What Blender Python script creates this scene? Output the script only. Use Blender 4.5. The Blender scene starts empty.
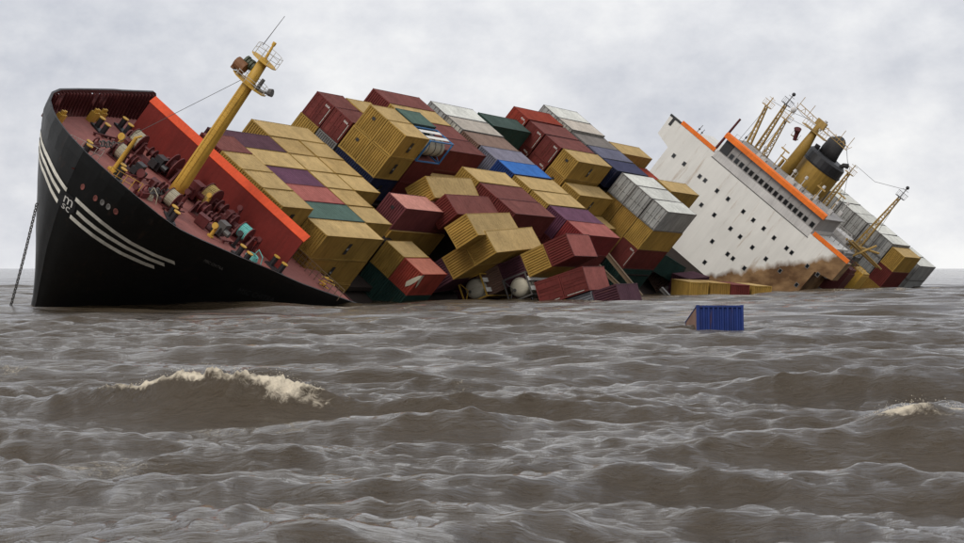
import bpy, math, random
import numpy as np
from mathutils import Matrix, Vector

random.seed(7)
rng = np.random.default_rng(11)
sc = bpy.context.scene
col = sc.collection

# ------------------------------------------------------------------ camera
CAM_H = 3.3
cam_d = bpy.data.cameras.new('camera')
cam = bpy.data.objects.new('camera', cam_d)
col.objects.link(cam)
cam_d.sensor_width = 36.0
cam_d.lens = 36.0 * 2641.4 / 964.0
cam_d.shift_y = (268.0 - 271.5) / 964.0
cam_d.clip_start = 0.5
cam_d.clip_end = 60000
cam.location = (0, 0, CAM_H)
cam.rotation_euler = (math.radians(90), 0, 0)
sc.camera = cam

# ------------------------------------------------------------------ world, sun, exposure
SUN_EL, SUN_AZ = 44.0, 204.0          # azimuth measured from +Y (view direction) towards +X
world = bpy.data.worlds.new('World')
sc.world = world
world.use_nodes = True
wn, wl = world.node_tree.nodes, world.node_tree.links
wn.clear()
w_out = wn.new('ShaderNodeOutputWorld')
w_bg = wn.new('ShaderNodeBackground')
w_bg.inputs['Strength'].default_value = 0.1
sky = wn.new('ShaderNodeTexSky')
sky.sky_type = 'NISHITA'
sky.sun_disc = False
sky.sun_elevation = math.radians(SUN_EL)
sky.sun_rotation = math.radians(SUN_AZ)
sky.dust_density = 4.0
sky.air_density = 1.0
tcw = wn.new('ShaderNodeTexCoord')
mapw = wn.new('ShaderNodeMapping')
mapw.inputs['Scale'].default_value = (1.0, 1.0, 1.45)
mapw.inputs['Location'].default_value = (1.87, 0.4, 0.31)
wl.new(tcw.outputs['Generated'], mapw.inputs['Vector'])
nz1 = wn.new('ShaderNodeTexNoise')
nz1.inputs['Scale'].default_value = 3.6
nz1.inputs['Detail'].default_value = 9
nz1.inputs['Roughness'].default_value = 0.55
nz1.inputs['Distortion'].default_value = 0.35
wl.new(mapw.outputs[0], nz1.inputs['Vector'])
nz2 = wn.new('ShaderNodeTexNoise')
nz2.inputs['Scale'].default_value = 17.0
nz2.inputs['Detail'].default_value = 7
nz2.inputs['Roughness'].default_value = 0.6
wl.new(mapw.outputs[0], nz2.inputs['Vector'])
mx = wn.new('ShaderNodeMix')
mx.data_type = 'FLOAT'
mx.inputs[0].default_value = 0.30
wl.new(nz1.outputs['Fac'], mx.inputs[2])
wl.new(nz2.outputs['Fac'], mx.inputs[3])
rampw = wn.new('ShaderNodeValToRGB')
cr = rampw.color_ramp
cr.elements[0].position = 0.42
cr.elements[0].color = (5.9, 6.15, 6.85, 1)
cr.elements[1].position = 0.58
cr.elements[1].color = (10.2, 10.2, 10.15, 1)
e = cr.elements.new(0.51)
e.color = (8.35, 8.45, 8.8, 1)
wl.new(mx.outputs[0], rampw.inputs['Fac'])
mixw = wn.new('ShaderNodeMix')
mixw.data_type = 'RGBA'
mixw.inputs[0].default_value = 0.93          # almost closed overcast over the clear sky
wl.new(sky.outputs[0], mixw.inputs[6])
wl.new(rampw.outputs[0], mixw.inputs[7])
wl.new(mixw.outputs[2], w_bg.inputs['Color'])
wl.new(w_bg.outputs[0], w_out.inputs['Surface'])

sun_d = bpy.data.lights.new('sun', 'SUN')
sun_d.energy = 1.5
sun_d.angle = math.radians(22)
sun_d.color = (1.0, 0.95, 0.87)
sun = bpy.data.objects.new('sun', sun_d)
col.objects.link(sun)
_e, _a = math.radians(SUN_EL), math.radians(SUN_AZ)
sdir = Vector((math.sin(_a) * math.cos(_e), math.cos(_a) * math.cos(_e), math.sin(_e)))
sun.rotation_euler = (-sdir).to_track_quat('-Z', 'Y').to_euler()
sun.location = (0, 0, 200)
vs = sc.view_settings
vs.view_transform = 'Standard'
vs.look = 'None'
vs.exposure = 0.0
vs.gamma = 1.0
sc.cycles.use_denoising = True
sc.cycles.sample_clamp_indirect = 6.0

# ------------------------------------------------------------------ helpers
RM = [[0.3580656777595051, 0.7157564152290175, 0.5995679481669548],
      [0.9335499986316733, -0.2858153716131248, -0.21631914710550798],
      [-0.016533918635019986, -0.6371831192115478, 0.770535075208399]]
TV = [-17.575466500952352, 239.52058284506657, 10.433083154427436]
# ship coordinates (a aft, t to the low port side, n up from the deck) -> local x = -a, y = t, z = n
SHIP = Matrix(((-RM[0][0], RM[0][1], RM[0][2], TV[0]),
               (-RM[1][0], RM[1][1], RM[1][2], TV[1]),
               (-RM[2][0], RM[2][1], RM[2][2], TV[2] + CAM_H),
               (0, 0, 0, 1)))


def tag(o, label=None, cat=None, group=None, kind=None):
    if label: o['label'] = label
    if cat: o['category'] = cat
    if group: o['group'] = group
    if kind: o['kind'] = kind
    return o


def empty(name, mat=None, parent=None):
    o = bpy.data.objects.new(name, None)
    o.empty_display_size = 0.5
    col.objects.link(o)
    if parent: o.parent = parent
    if mat is not None: o.matrix_local = mat
    return o


class MB:
    def __init__(s):
        s.v, s.f, s.m = [], [], []

    def face(s, pts, mi=0):
        i = len(s.v)
        s.v += [tuple(p) for p in pts]
        s.f.append(tuple(range(i, i + len(pts))))
        s.m.append(mi)

    def box(s, x0, x1, y0, y1, z0, z1, mi=0):
        x0, x1 = min(x0, x1), max(x0, x1)
        y0, y1 = min(y0, y1), max(y0, y1)
        z0, z1 = min(z0, z1), max(z0, z1)
        i = len(s.v)
        s.v += [(x0, y0, z0), (x1, y0, z0), (x1, y1, z0), (x0, y1, z0), (x0, y0, z1), (x1, y0, z1), (x1, y1, z1), (x0, y1, z1)]
        for q in ((0, 3, 2, 1), (4, 5, 6, 7), (0, 1, 5, 4), (1, 2, 6, 5), (2, 3, 7, 6), (3, 0, 4, 7)):
            s.f.append(tuple(i + k for k in q)); s.m.append(mi)

    def rings(s, rs, cap=True, mi=0, closed=True):
        i = len(s.v)
        n = len(rs[0])
        for r in rs: s.v += [tuple(p) for p in r]
        for k in range(len(rs) - 1):
            for j in range(n if closed else n - 1):
                j2 = (j + 1) % n
                s.f.append((i + k * n + j, i + k * n + j2, i + (k + 1) * n + j2, i + (k + 1) * n + j)); s.m.append(mi)
        if cap and closed:
            s.f.append(tuple(i + j for j in reversed(range(n)))); s.m.append(mi)
            s.f.append(tuple(i + (len(rs) - 1) * n + j for j in range(n))); s.m.append(mi)

    def tube(s, pts, rad, n=8, mi=0, cap=True):
        pts = [Vector(p) for p in pts]
        if not isinstance(rad, (list, tuple)): rad = [rad] * len(pts)
        rs = []
        u = None
        for k, p in enumerate(pts):
            d = (pts[min(k + 1, len(pts) - 1)] - pts[max(k - 1, 0)]).normalized()
            if u is None:
                u = d.orthogonal().normalized()
            else:
                u = (u - d * u.dot(d))
                u = u.normalized() if u.length > 1e-6 else d.orthogonal().normalized()
            w = d.cross(u)
            rs.append([p + (u * math.cos(2 * math.pi * j / n) + w * math.sin(2 * math.pi * j / n)) * rad[k] for j in range(n)])
        s.rings(rs, cap, mi)

    def bar(s, p, q, r, mi=0):
        s.tube([p, q], r, 4, mi)

    def torus(s, c, axis, R, r, n=14, m=6, a0=0, a1=2 * math.pi, mi=0, sx=1.0):
        c = Vector(c); axis = Vector(axis).normalized()
        u = axis.orthogonal().normalized(); w = axis.cross(u)
        full = abs(a1 - a0 - 2 * math.pi) < 1e-4
        pts = []
        for k in range(n + 1):
            a = a0 + (a1 - a0) * k / n
            pts.append(c + (u * math.cos(a) * sx + w * math.sin(a)) * R)
        s.tube(pts, r, m, mi, cap=not full)

    def prism(s, poly, x0, x1, mi=0):
        """poly of (y, z) extruded along x"""
        s.rings([[(x0, y, z) for y, z in poly], [(x1, y, z) for y, z in poly]], True, mi)

    def mesh(s, name):
        me = bpy.data.meshes.new(name)
        me.from_pydata(s.v, [], s.f)
        me.polygons.foreach_set('material_index', s.m)
        me.update()
        return me

    def build(s, name, mats, parent=None, smooth=False, mat=None):
        me = s.mesh(name)
        if not isinstance(mats, (list, tuple)): mats = [mats]
        for m in mats: me.materials.append(m)
        if smooth:
            me.polygons.foreach_set('use_smooth', [True] * len(me.polygons))
            me.update()
        o = bpy.data.objects.new(name, me)
        col.objects.link(o)
        if parent: o.parent = parent
        if mat is not None: o.matrix_local = mat
        return o


def P(a, t, n):
    return Vector((-a, t, n))


# ------------------------------------------------------------------ materials
MATS = {}


def paint(name, rgb, rough=0.55, var=0.22, rust=0.12, rustcol=(0.10, 0.045, 0.02), streak=True, scale=1.0, spec=0.35, per_obj=0.12):
    m = bpy.data.materials.new(name)
    m.use_nodes = True
    N, L = m.node_tree.nodes, m.node_tree.links
    b = N['Principled BSDF']
    b.inputs['Roughness'].default_value = rough
    b.inputs['Specular IOR Level'].default_value = spec
    tc = N.new('ShaderNodeTexCoord')
    oi = N.new('ShaderNodeObjectInfo')
    add = N.new('ShaderNodeVectorMath'); add.operation = 'ADD'
    sc3 = N.new('ShaderNodeVectorMath'); sc3.operation = 'SCALE'; sc3.inputs['Scale'].default_value = 57.0
    cmb = N.new('ShaderNodeCombineXYZ')
    for k in range(3): L.new(oi.outputs['Random'], cmb.inputs[k])
    L.new(cmb.outputs[0], sc3.inputs[0])
    L.new(tc.outputs['Object'], add.inputs[0]); L.new(sc3.outputs[0], add.inputs[1])
    # broad fading
    n1 = N.new('ShaderNodeTexNoise'); n1.inputs['Scale'].default_value = 0.55 * scale; n1.inputs['Detail'].default_value = 5
    L.new(add.outputs[0], n1.inputs['Vector'])
    # streaks run down the local z
    mp = N.new('ShaderNodeMapping'); mp.inputs['Scale'].default_value = (3.2 * scale, 3.2 * scale, 0.35 * scale if streak else 3.2 * scale)
    L.new(add.outputs[0], mp.inputs['Vector'])
    n2 = N.new('ShaderNodeTexNoise'); n2.inputs['Scale'].default_value = 1.0; n2.inputs['Detail'].default_value = 6; n2.inputs['Roughness'].default_value = 0.65
    L.new(mp.outputs[0], n2.inputs['Vector'])
    c0 = N.new('ShaderNodeMix'); c0.data_type = 'RGBA'
    c0.inputs[6].default_value = tuple(c * (1 - var) for c in rgb) + (1,)
    c0.inputs[7].default_value = tuple(min(0.95, c * (1 + var)) for c in rgb) + (1,)
    mm = N.new('ShaderNodeMath'); mm.operation = 'MULTIPLY_ADD'; mm.inputs[1].default_value = 0.5
    mm2 = N.new('ShaderNodeMath'); mm2.operation = 'MULTIPLY'; mm2.inputs[1].default_value = 0.5
    L.new(n2.outputs['Fac'], mm2.inputs[0])
    L.new(n1.outputs['Fac'], mm.inputs[0]); L.new(mm2.outputs[0], mm.inputs[2])
    rmp = N.new('ShaderNodeMapRange'); rmp.inputs['From Min'].default_value = 0.33; rmp.inputs['From Max'].default_value = 0.67
    L.new(mm.outputs[0], rmp.inputs['Value'])
    L.new(rmp.outputs[0], c0.inputs[0])
    # rust / grime blotches
    n3 = N.new('ShaderNodeTexNoise'); n3.inputs['Scale'].default_value = 1.7 * scale; n3.inputs['Detail'].default_value = 8; n3.inputs['Roughness'].default_value = 0.7
    L.new(mp.outputs[0], n3.inputs['Vector'])
    r3 = N.new('ShaderNodeMapRange'); r3.inputs['From Min'].default_value = 0.57; r3.inputs['From Max'].default_value = 0.78
    r3.inputs['To Max'].default_value = min(1.0, rust * 6)
    L.new(n3.outputs['Fac'], r3.inputs['Value'])
    c1 = N.new('ShaderNodeMix'); c1.data_type = 'RGBA'
    c1.inputs[7].default_value = tuple(rustcol) + (1,)
    L.new(r3.outputs[0], c1.inputs[0]); L.new(c0.outputs[2], c1.inputs[6])
    # slight per-object value change
    hs = N.new('ShaderNodeHueSaturation')
    rv = N.new('ShaderNodeMapRange'); rv.inputs['To Min'].default_value = 1 - per_obj; rv.inputs['To Max'].default_value = 1 + per_obj
    L.new(oi.outputs['Random'], rv.inputs['Value']); L.new(rv.outputs[0], hs.inputs['Value'])
    L.new(c1.outputs[2], hs.inputs['Color'])
    L.new(hs.outputs[0], b.inputs['Base Color'])
    rr = N.new('ShaderNodeMapRange'); rr.inputs['To Min'].default_value = max(0.05, rough - 0.12); rr.inputs['To Max'].default_value = min(1, rough + 0.2)
    L.new(n3.outputs['Fac'], rr.inputs['Value']); L.new(rr.outputs[0], b.inputs['Roughness'])
    bp = N.new('ShaderNodeBump'); bp.inputs['Strength'].default_value = 0.12; bp.inputs['Distance'].default_value = 0.05
    L.new(n2.outputs['Fac'], bp.inputs['Height'])
    bp2 = N.new('ShaderNodeBump'); bp2.inputs['Strength'].default_value = 0.5; bp2.inputs['Distance'].default_value = 0.16
    L.new(n1.outputs['Fac'], bp2.inputs['Height']); L.new(bp.outputs[0], bp2.inputs['Normal'])
    L.new(bp2.outputs[0], b.inputs['Normal'])
    MATS[name] = m
    return m


def plain(name, rgb, rough=0.5, metal=0.0, spec=0.5):
    m = bpy.data.materials.new(name)
    m.use_nodes = True
    b = m.node_tree.nodes['Principled BSDF']
    N, L = m.node_tree.nodes, m.node_tree.links
    nz = N.new('ShaderNodeTexNoise'); nz.inputs['Scale'].default_value = 2.5; nz.inputs['Detail'].default_value = 5
    tc = N.new('ShaderNodeTexCoord'); L.new(tc.outputs['Object'], nz.inputs['Vector'])
    mxx = N.new('ShaderNodeMix'); mxx.data_type = 'RGBA'
    mxx.inputs[6].default_value = tuple(c * 0.75 for c in rgb) + (1,)
    mxx.inputs[7].default_value = tuple(min(0.95, c * 1.2) for c in rgb) + (1,)
    L.new(nz.outputs['Fac'], mxx.inputs[0]); L.new(mxx.outputs[2], b.inputs['Base Color'])
    b.inputs['Roughness'].default_value = rough
    b.inputs['Metallic'].default_value = metal
    b.inputs['Specular IOR Level'].default_value = spec
    MATS[name] = m
    return m


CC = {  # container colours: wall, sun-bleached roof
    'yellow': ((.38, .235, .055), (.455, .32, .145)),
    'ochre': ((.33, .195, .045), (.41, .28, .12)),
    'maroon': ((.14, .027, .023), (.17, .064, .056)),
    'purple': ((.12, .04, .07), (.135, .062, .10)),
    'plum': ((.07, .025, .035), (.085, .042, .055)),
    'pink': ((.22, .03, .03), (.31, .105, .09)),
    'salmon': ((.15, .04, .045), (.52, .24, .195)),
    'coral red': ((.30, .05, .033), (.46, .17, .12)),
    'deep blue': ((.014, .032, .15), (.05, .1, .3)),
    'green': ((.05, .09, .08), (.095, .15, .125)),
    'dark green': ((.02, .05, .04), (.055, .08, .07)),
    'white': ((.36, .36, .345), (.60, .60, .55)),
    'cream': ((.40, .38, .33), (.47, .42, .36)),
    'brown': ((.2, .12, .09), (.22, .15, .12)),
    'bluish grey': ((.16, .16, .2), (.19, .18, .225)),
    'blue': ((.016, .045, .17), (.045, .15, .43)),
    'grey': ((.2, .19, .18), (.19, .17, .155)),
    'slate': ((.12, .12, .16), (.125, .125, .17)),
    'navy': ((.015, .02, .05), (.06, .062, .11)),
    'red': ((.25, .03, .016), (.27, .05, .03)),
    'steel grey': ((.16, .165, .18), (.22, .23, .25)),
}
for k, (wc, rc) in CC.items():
    paint('wall ' + k, tuple(c * .85 for c in wc), rough=0.55, rust=0.24, var=.32, spec=.2)  # wall colour lowered so sides and ends look more shaded than roofs
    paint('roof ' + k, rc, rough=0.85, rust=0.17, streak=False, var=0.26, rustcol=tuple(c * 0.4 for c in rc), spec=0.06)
HULL = paint('hull black', (.011, .0115, .012), rough=0.42, rust=0.14, rustcol=(.05, .030, .022), scale=0.5, per_obj=0, spec=0.3)
BULW = paint('bulwark red', (.075, .014, .014), rough=0.6, rust=0.12, per_obj=0.1)
DECK = paint('deck red', (.255, .088, .074), rough=0.7, rust=0.16, rustcol=(.12, .05, .04), streak=False, scale=0.9, per_obj=0.05)
BRKW = paint('breakwater red', (.14, .0125, .0085), rough=0.75, rust=0.12, rustcol=(.06, .015, .012), per_obj=0)
ORNG = paint('orange red', (.62, .065, .012), rough=0.6, rust=0.05, per_obj=0)
ORNB = paint('bridge orange', (.75, .16, .012), rough=0.5, rust=0.04, per_obj=0.03)
MASTY = paint('mast yellow', (.52, .31, .05), rough=0.5, rust=0.14, per_obj=0.1)
FUNY = paint('funnel ochre', (.30, .18, .035), rough=0.5, rust=0.1, per_obj=0.05)
BLKP = plain('black paint', (.018, .018, .02), 0.5)
DARKD = paint('shade dark plating', (.03, .024, .021), rough=0.95, rust=0.1, spec=0.05)  # deep shade between the stacks put into the colour: near black, matte
MACH = paint('machinery maroon', (.10, .02, .02), rough=0.55, rust=0.15, per_obj=0.25)
ROPE = plain('pale rope', (.42, .38, .28), 0.9)
ROPY = plain('yellow rope', (.5, .36, .13), 0.9)
ROPT = plain('turquoise rope', (.16, .48, .44), 0.9)
STEEL = plain('dark steel', (.08, .075, .07), 0.5)
GALV = plain('galvanised rail', (.45, .43, .38), 0.55)
WHT = paint('superstructure white', (.68, .66, .615), rough=0.5, rust=0.2, rustcol=(.34, .23, .14), scale=0.45, per_obj=0, var=0.09)
GREYP = paint('bridge grey', (.28, .265, .255), rough=0.55, rust=0.05, scale=0.8, per_obj=0.05)
LGREY = paint('bridge apron grey', (.50, .48, .46), rough=0.55, rust=0.03, per_obj=0)
GLASS = bpy.data.materials.new('dark glass'); GLASS.use_nodes = True
_b = GLASS.node_tree.nodes['Principled BSDF']
_b.inputs['Base Color'].default_value = (.012, .014, .016, 1); _b.inputs['Roughness'].default_value = 0.12
FRAMEW = plain('window frame', (.16, .155, .15), 0.5)
LETTER = plain('white lettering', (.75, .73, .68), 0.6)
LETTER_OLD = plain('worn lettering', (.22, .21, .20), 0.7)
STRIPE = paint('stripe white', (.78, .75, .66), rough=0.6, rust=0.08, rustcol=(.3, .22, .12), per_obj=0)
DIRTW = paint('dirty tank white', (.42, .385, .30), rough=0.6, rust=0.26, rustcol=(.16, .10, .06))
BLUEF = plain('tank frame blue', (.03, .16, .38), 0.5)
WOOD = paint('timber', (.16, .11, .07), rough=0.8, rust=0.05)

# mud left by the swell on the white front: a band with its own ragged edge, fixed to world height
_n, _l = WHT.node_tree.nodes, WHT.node_tree.links
_b = _n['Principled BSDF']
_geo = _n.new('ShaderNodeNewGeometry')
_sep = _n.new('ShaderNodeSeparateXYZ'); _l.new(_geo.outputs['Position'], _sep.inputs[0])
_nz = _n.new('ShaderNodeTexNoise'); _nz.inputs['Scale'].default_value = 0.9; _nz.inputs['Detail'].default_value = 6; _nz.inputs['Roughness'].default_value = 0.5
_mpn = _n.new('ShaderNodeMapping'); _mpn.inputs['Scale'].default_value = (.8, .8, .5)
_l.new(_geo.outputs['Position'], _mpn.inputs['Vector']); _l.new(_mpn.outputs[0], _nz.inputs['Vector'])
_ad = _n.new('ShaderNodeMath'); _ad.operation = 'MULTIPLY_ADD'; _ad.inputs[1].default_value = -2.6
_l.new(_nz.outputs['Fac'], _ad.inputs[0]); _l.new(_sep.outputs['Z'], _ad.inputs[2])
# the mud reaches higher towards the low (right) side of the front
_x = _n.new('ShaderNodeMath'); _x.operation = 'MULTIPLY_ADD'; _x.inputs[1].default_value = -0.155; _x.inputs[2].default_value = 6.35
_l.new(_sep.outputs['X'], _x.inputs[0])
_ad2 = _n.new('ShaderNodeMath'); _ad2.operation = 'ADD'
_l.new(_ad.outputs[0], _ad2.inputs[0]); _l.new(_x.outputs[0], _ad2.inputs[1])
_mr = _n.new('ShaderNodeMapRange'); _mr.inputs['From Min'].default_value = 2.9; _mr.inputs['From Max'].default_value = 2.0
_l.new(_ad2.outputs[0], _mr.inputs['Value'])
_mx = _n.new('ShaderNodeMix'); _mx.data_type = 'RGBA'
_mud = _n.new('ShaderNodeValToRGB')
_mud.color_ramp.elements[0].position = 0.38; _mud.color_ramp.elements[0].color = (.10, .047, .016, 1)
_mud.color_ramp.elements[1].position = 0.64; _mud.color_ramp.elements[1].color = (.28, .165, .075, 1)
_nz5 = _n.new('ShaderNodeTexNoise'); _nz5.inputs['Scale'].default_value = .55; _nz5.inputs['Detail'].default_value = 4
_mp5 = _n.new('ShaderNodeMapping'); _mp5.inputs['Scale'].default_value = (.7, .7, 1.1)
_l.new(_geo.outputs['Position'], _mp5.inputs['Vector']); _l.new(_mp5.outputs[0], _nz5.inputs['Vector']); _nz5.inputs['Roughness'].default_value = .55; _l.new(_nz5.outputs['Fac'], _mud.inputs[0])
_src = _b.inputs['Base Color'].links[0].from_socket
_l.new(_src, _mx.inputs[6]); _l.new(_mud.outputs[0], _mx.inputs[7]); _l.new(_mr.outputs[0], _mx.inputs[0])
_l.new(_mx.outputs[2], _b.inputs['Base Color'])
#@@SEA
# ------------------------------------------------------------------ the sea
def build_sea():
    ys = np.concatenate([np.arange(16, 72, 0.125), np.arange(72, 160, 0.26), np.arange(160, 460, 0.85),
                         np.geomspace(460, 2600, 290)[:-1], np.geomspace(2600, 14000, 50)])
    ang_in = np.linspace(-12.5, 12.5, 430)
    k = np.linspace(0, 1, 60)[1:] ** 1.5
    ang = np.concatenate([-(12.5 + 42 * k)[::-1], ang_in, 12.5 + 42 * k])
    tx = np.tan(np.radians(ang))
    Y, TX = np.meshgrid(ys, tx, indexing='ij')
    X = Y * TX
    dy = np.gradient(ys)[:, None] * np.ones_like(X)
    dx = np.abs(np.gradient(X, axis=1))
    res = np.maximum(dy, dx)
    Z = np.zeros_like(X); DX = np.zeros_like(X); DY = np.zeros_like(X); J = np.zeros_like(X)
    r = np.random.default_rng(5)
    comps = []
    for i in range(14): comps.append((r.uniform(9, 20), r.normal(0, 14), 0.060))
    for i in range(26): comps.append((r.uniform(3.6, 9), r.normal(3, 20), 0.040))
    for i in range(34): comps.append((r.uniform(1.3, 3.6), r.normal(0, 34), 0.0128))
    for i in range(36): comps.append((r.uniform(0.45, 1.3), r.normal(0, 48), 0.0056))
    for lam, th, A in comps:
        A *= r.uniform(0.6, 1.4)
        kk = 2 * math.pi / lam
        th = math.radians(th)
        dxn, dyn = math.sin(th), -math.cos(th)          # running towards the camera
        ph = kk * (dxn * X + dyn * Y) + r.uniform(0, 6.283)
        att = np.clip((lam / res - 2.2) / 2.5, 0, 1)
        c, s_ = np.cos(ph), np.sin(ph)
        Z += A * att * c
        q = 0.95 if lam > 3 else 0.7
        DX -= q * A * att * dxn * s_
        DY -= q * A * att * dyn * s_
        J += A * att * kk * c
    foam = np.clip((J - 1.05) * 1.1, 0, 1) * 0.8

    def nz(scx, scy, seed, oc=3):
        rr = np.random.default_rng(seed); out = 0
        for o in range(oc):
            for _ in range(5):
                a = rr.uniform(0, 6.283); f = (2 ** o)
                out = out + np.sin((X * math.cos(a) * scx + Y * math.sin(a) * scy) * f + rr.uniform(0, 6.283)) / (1.6 ** o)
        return out / 6

    # single larger waves: (x, y of crest, half width, height, steep front, long back)
    def crest(x0, y0, hw, h, fr, bk, bend=0.0, pw=3.0, skew=0.0):
        u = (X - x0) / hw
        yy = Y - (y0 + bend * u * u + skew * u)
        env = np.exp(-np.abs(u) ** pw)
        prof = np.where(yy < 0, np.exp(-(yy / fr) ** 2), np.exp(-np.abs(yy / bk) ** 1.6))
        return env, prof, yy, u
    env, prof, yy, u = crest(-5.65, 57.0, 2.7, 0.80, 0.9, 2.6, bend=0.7, pw=2.2, skew=-0.5)
    jag = 1 + 0.10 * nz(5.2, 3.0, 3) + 0.07 * nz(14, 9, 8)
    calm = 1 - 0.45 * np.exp(-((X + 5.35) / 3.6) ** 4) * np.exp(-((Y - 56.5) / 3.5) ** 4)
    Z = Z * calm
    Z += env * prof * 0.92 * jag
    DY += -env * np.exp(-((yy - 0.1) / 0.5) ** 2) * 0.28
    edge = np.exp(-((yy + 0.10) / 0.24) ** 2) * np.clip(env * 1.5 - .15, 0, 1)
    right = np.clip((u + 0.0) / 0.45, 0, 1) * np.clip((1.15 - u) / 0.2, 0, 1)
    tumble = right * np.exp(-((yy + 0.42) / 0.55) ** 2) * np.clip(0.55 + 0.75 * nz(4.2, 4.2, 21), 0, 1)
    f1 = np.clip(edge * (1.0 + 0.5 * nz(6, 5, 31)), 0, 1.2) + tumble * 1.0
    rnd = np.random.default_rng(99).random(X.shape)
    Z += 0.05 * tumble * nz(20, 16, 41) + 0.05 * edge * nz(24, 12, 42) + 0.10 * edge * env * rnd ** 3 + 0.05 * tumble * rnd ** 2
    spots = np.clip(nz(7, 7, 51) - 0.55, 0, 1) * 2.0 * env * np.exp(-((yy + 0.55) / 0.5) ** 2)
    foam = np.maximum(foam, np.clip(f1 + spots, 0, 1.25))
    # foam left trailing to the left of the breaker
    e2, p2, yy2, u2 = crest(-8.3, 58.5, 1.2, 0.2, 0.8, 1.5, bend=0.2)
    Z += e2 * p2 * 0.22
    foam = np.maximum(foam, np.clip(np.exp(-((yy2) / 0.14) ** 2) * e2 * (0.5 + 0.9 * nz(6, 5, 33)), 0, 1))
    # smaller breaker at the right edge
    e3, p3, yy3, u3 = crest(8.45, 49.5, 1.2, 0.4, 0.8, 1.8, bend=0.3)
    Z += e3 * p3 * 0.55 * (1 + 0.08 * nz(9, 7, 61))
    foam = np.maximum(foam, np.clip(np.clip((0.75 - u3) / 0.5, 0, 1) * np.exp(-((yy3 + 0.3) / 0.5) ** 2) * np.clip(e3 * 1.4, 0, 1) * (1.1 + 0.8 * nz(4, 4, 62)), 0, 1.1))
    # plain swells in the foreground
    for (x0, y0, hw, h, fr, bk, sk) in ((2.2, 40.5, 2.6, 0.40, 1.3, 2.4, 0.3), (-2.0, 30.8, 2.9, 0.52, 1.5, 2.6, -0.5), (5.2, 27.9, 1.9, 0.40, 1.2, 2.2, 0.2),
                                        (-1.2, 52.0, 3.2, 0.20, 1.2, 2.2, 0.4), (12.0, 66.0, 3.4, 0.34, 1.2, 2.6, 0.0), (1.0, 76.0, 4.0, 0.26, 1.2, 2.6, 0.5),
                                        (7.8, 56.5, 2.6, 0.22, 1.1, 2.0, -0.3), (-11.5, 68.0, 3.5, 0.3, 1.2, 2.3, 0.2), (-9.0, 44.0, 2.6, 0.2, 1.1, 2.0, -0.2)):
        ee, pp, yv, uu = crest(x0, y0, hw, h, fr, bk, bend=0.5, skew=sk)
        Z += ee * pp * h
    # small foam flecks, and wash churned up along the wreck
    foam = np.maximum(foam, np.clip(nz(0.9, 0.5, 71) * 1.5 - 0.55, 0, .52) * np.clip((140 - Y) / 60, 0, 1) * np.clip((Y - 62) / 4, 0, 1))
    for (x0, y0, wx, wy, st) in ((-6.6, 44.5, 1.6, 1.3, .52), (-4.4, 52.8, 2.6, 1.2, .5), (-9.8, 92, 1.3, 1.2, .75), (-11.8, 108, 1.2, 1.3, .7), (-7.5, 100, 2.0, 1.0, .5), (9.6, 84, 2.2, 1.4, .5), (1.5, 60.5, 1.0, .7, .5)):
        foam = np.maximum(foam, st * np.exp(-((X - x0) / wx) ** 2 - ((Y - y0) / wy) ** 2))
    # wash lying along the wreck's waterline (line from the bow to the stern)
    for (ax, ay, bx, by, wd, st) in ((-33, 186, -13, 196, 2.0, .45), (-14, 200, 12, 252, 3.5, .55), (10, 262, 26, 300, 5.0, .5), (27, 318, 51, 352, 7.0, .7), (50, 350, 66, 400, 6.0, .6), (10.6, 133.4, 13.2, 133.4, .7, .9)):
        vx, vy = bx - ax, by - ay
        q = np.clip(((X - ax) * vx + (Y - ay) * vy) / (vx * vx + vy * vy), 0, 1)
        dd = np.hypot(X - ax - q * vx, Y - ay - q * vy)
        foam = np.maximum(foam, np.clip(np.exp(-(dd / wd) ** 2) * st * (0.75 + 0.9 * nz(1.4, 1.1, 81)), 0, 1))
    V = np.stack([X + DX, Y + DY, Z], -1).reshape(-1, 3).astype(np.float32)
    ny, nx = X.shape
    idx = np.arange(ny * nx).reshape(ny, nx)
    q = np.stack([idx[:-1, :-1], idx[:-1, 1:], idx[1:, 1:], idx[1:, :-1]], -1).reshape(-1, 4).astype(np.int32)
    me = bpy.data.meshes.new('sea')
    me.vertices.add(len(V)); me.vertices.foreach_set('co', V.ravel())
    me.loops.add(q.size); me.loops.foreach_set('vertex_index', q.ravel())
    me.polygons.add(len(q)); me.polygons.foreach_set('loop_start', np.arange(0, q.size, 4, dtype=np.int32))
    me.update(calc_edges=True)
    me.polygons.foreach_set('use_smooth', np.ones(len(q), dtype=bool))
    at = me.attributes.new('foam', 'FLOAT', 'POINT')
    at.data.foreach_set('value', foam.ravel().astype(np.float32))
    o = bpy.data.objects.new('sea', me)
    col.objects.link(o)
    m = bpy.data.materials.new('murky sea water'); m.use_nodes = True
    N, L = m.node_tree.nodes, m.node_tree.links
    b = N['Principled BSDF']
    g = N.new('ShaderNodeNewGeometry')
    n0 = N.new('ShaderNodeTexNoise'); n0.inputs['Scale'].default_value = 0.12; n0.inputs['Detail'].default_value = 6
    L.new(g.outputs['Position'], n0.inputs['Vector'])
    cw = N.new('ShaderNodeMix'); cw.data_type = 'RGBA'
    cw.inputs[6].default_value = (.040, .0285, .0165, 1); cw.inputs[7].default_value = (.068, .050, .031, 1)
    L.new(n0.outputs['Fac'], cw.inputs[0])
    fa = N.new('ShaderNodeAttribute'); fa.attribute_name = 'foam'
    nf = N.new('ShaderNodeTexNoise'); nf.inputs['Scale'].default_value = 4.5; nf.inputs['Detail'].default_value = 10; nf.inputs['Roughness'].default_value = 0.8; nf.inputs['Distortion'].default_value = 1.2
    L.new(g.outputs['Position'], nf.inputs['Vector'])
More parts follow.
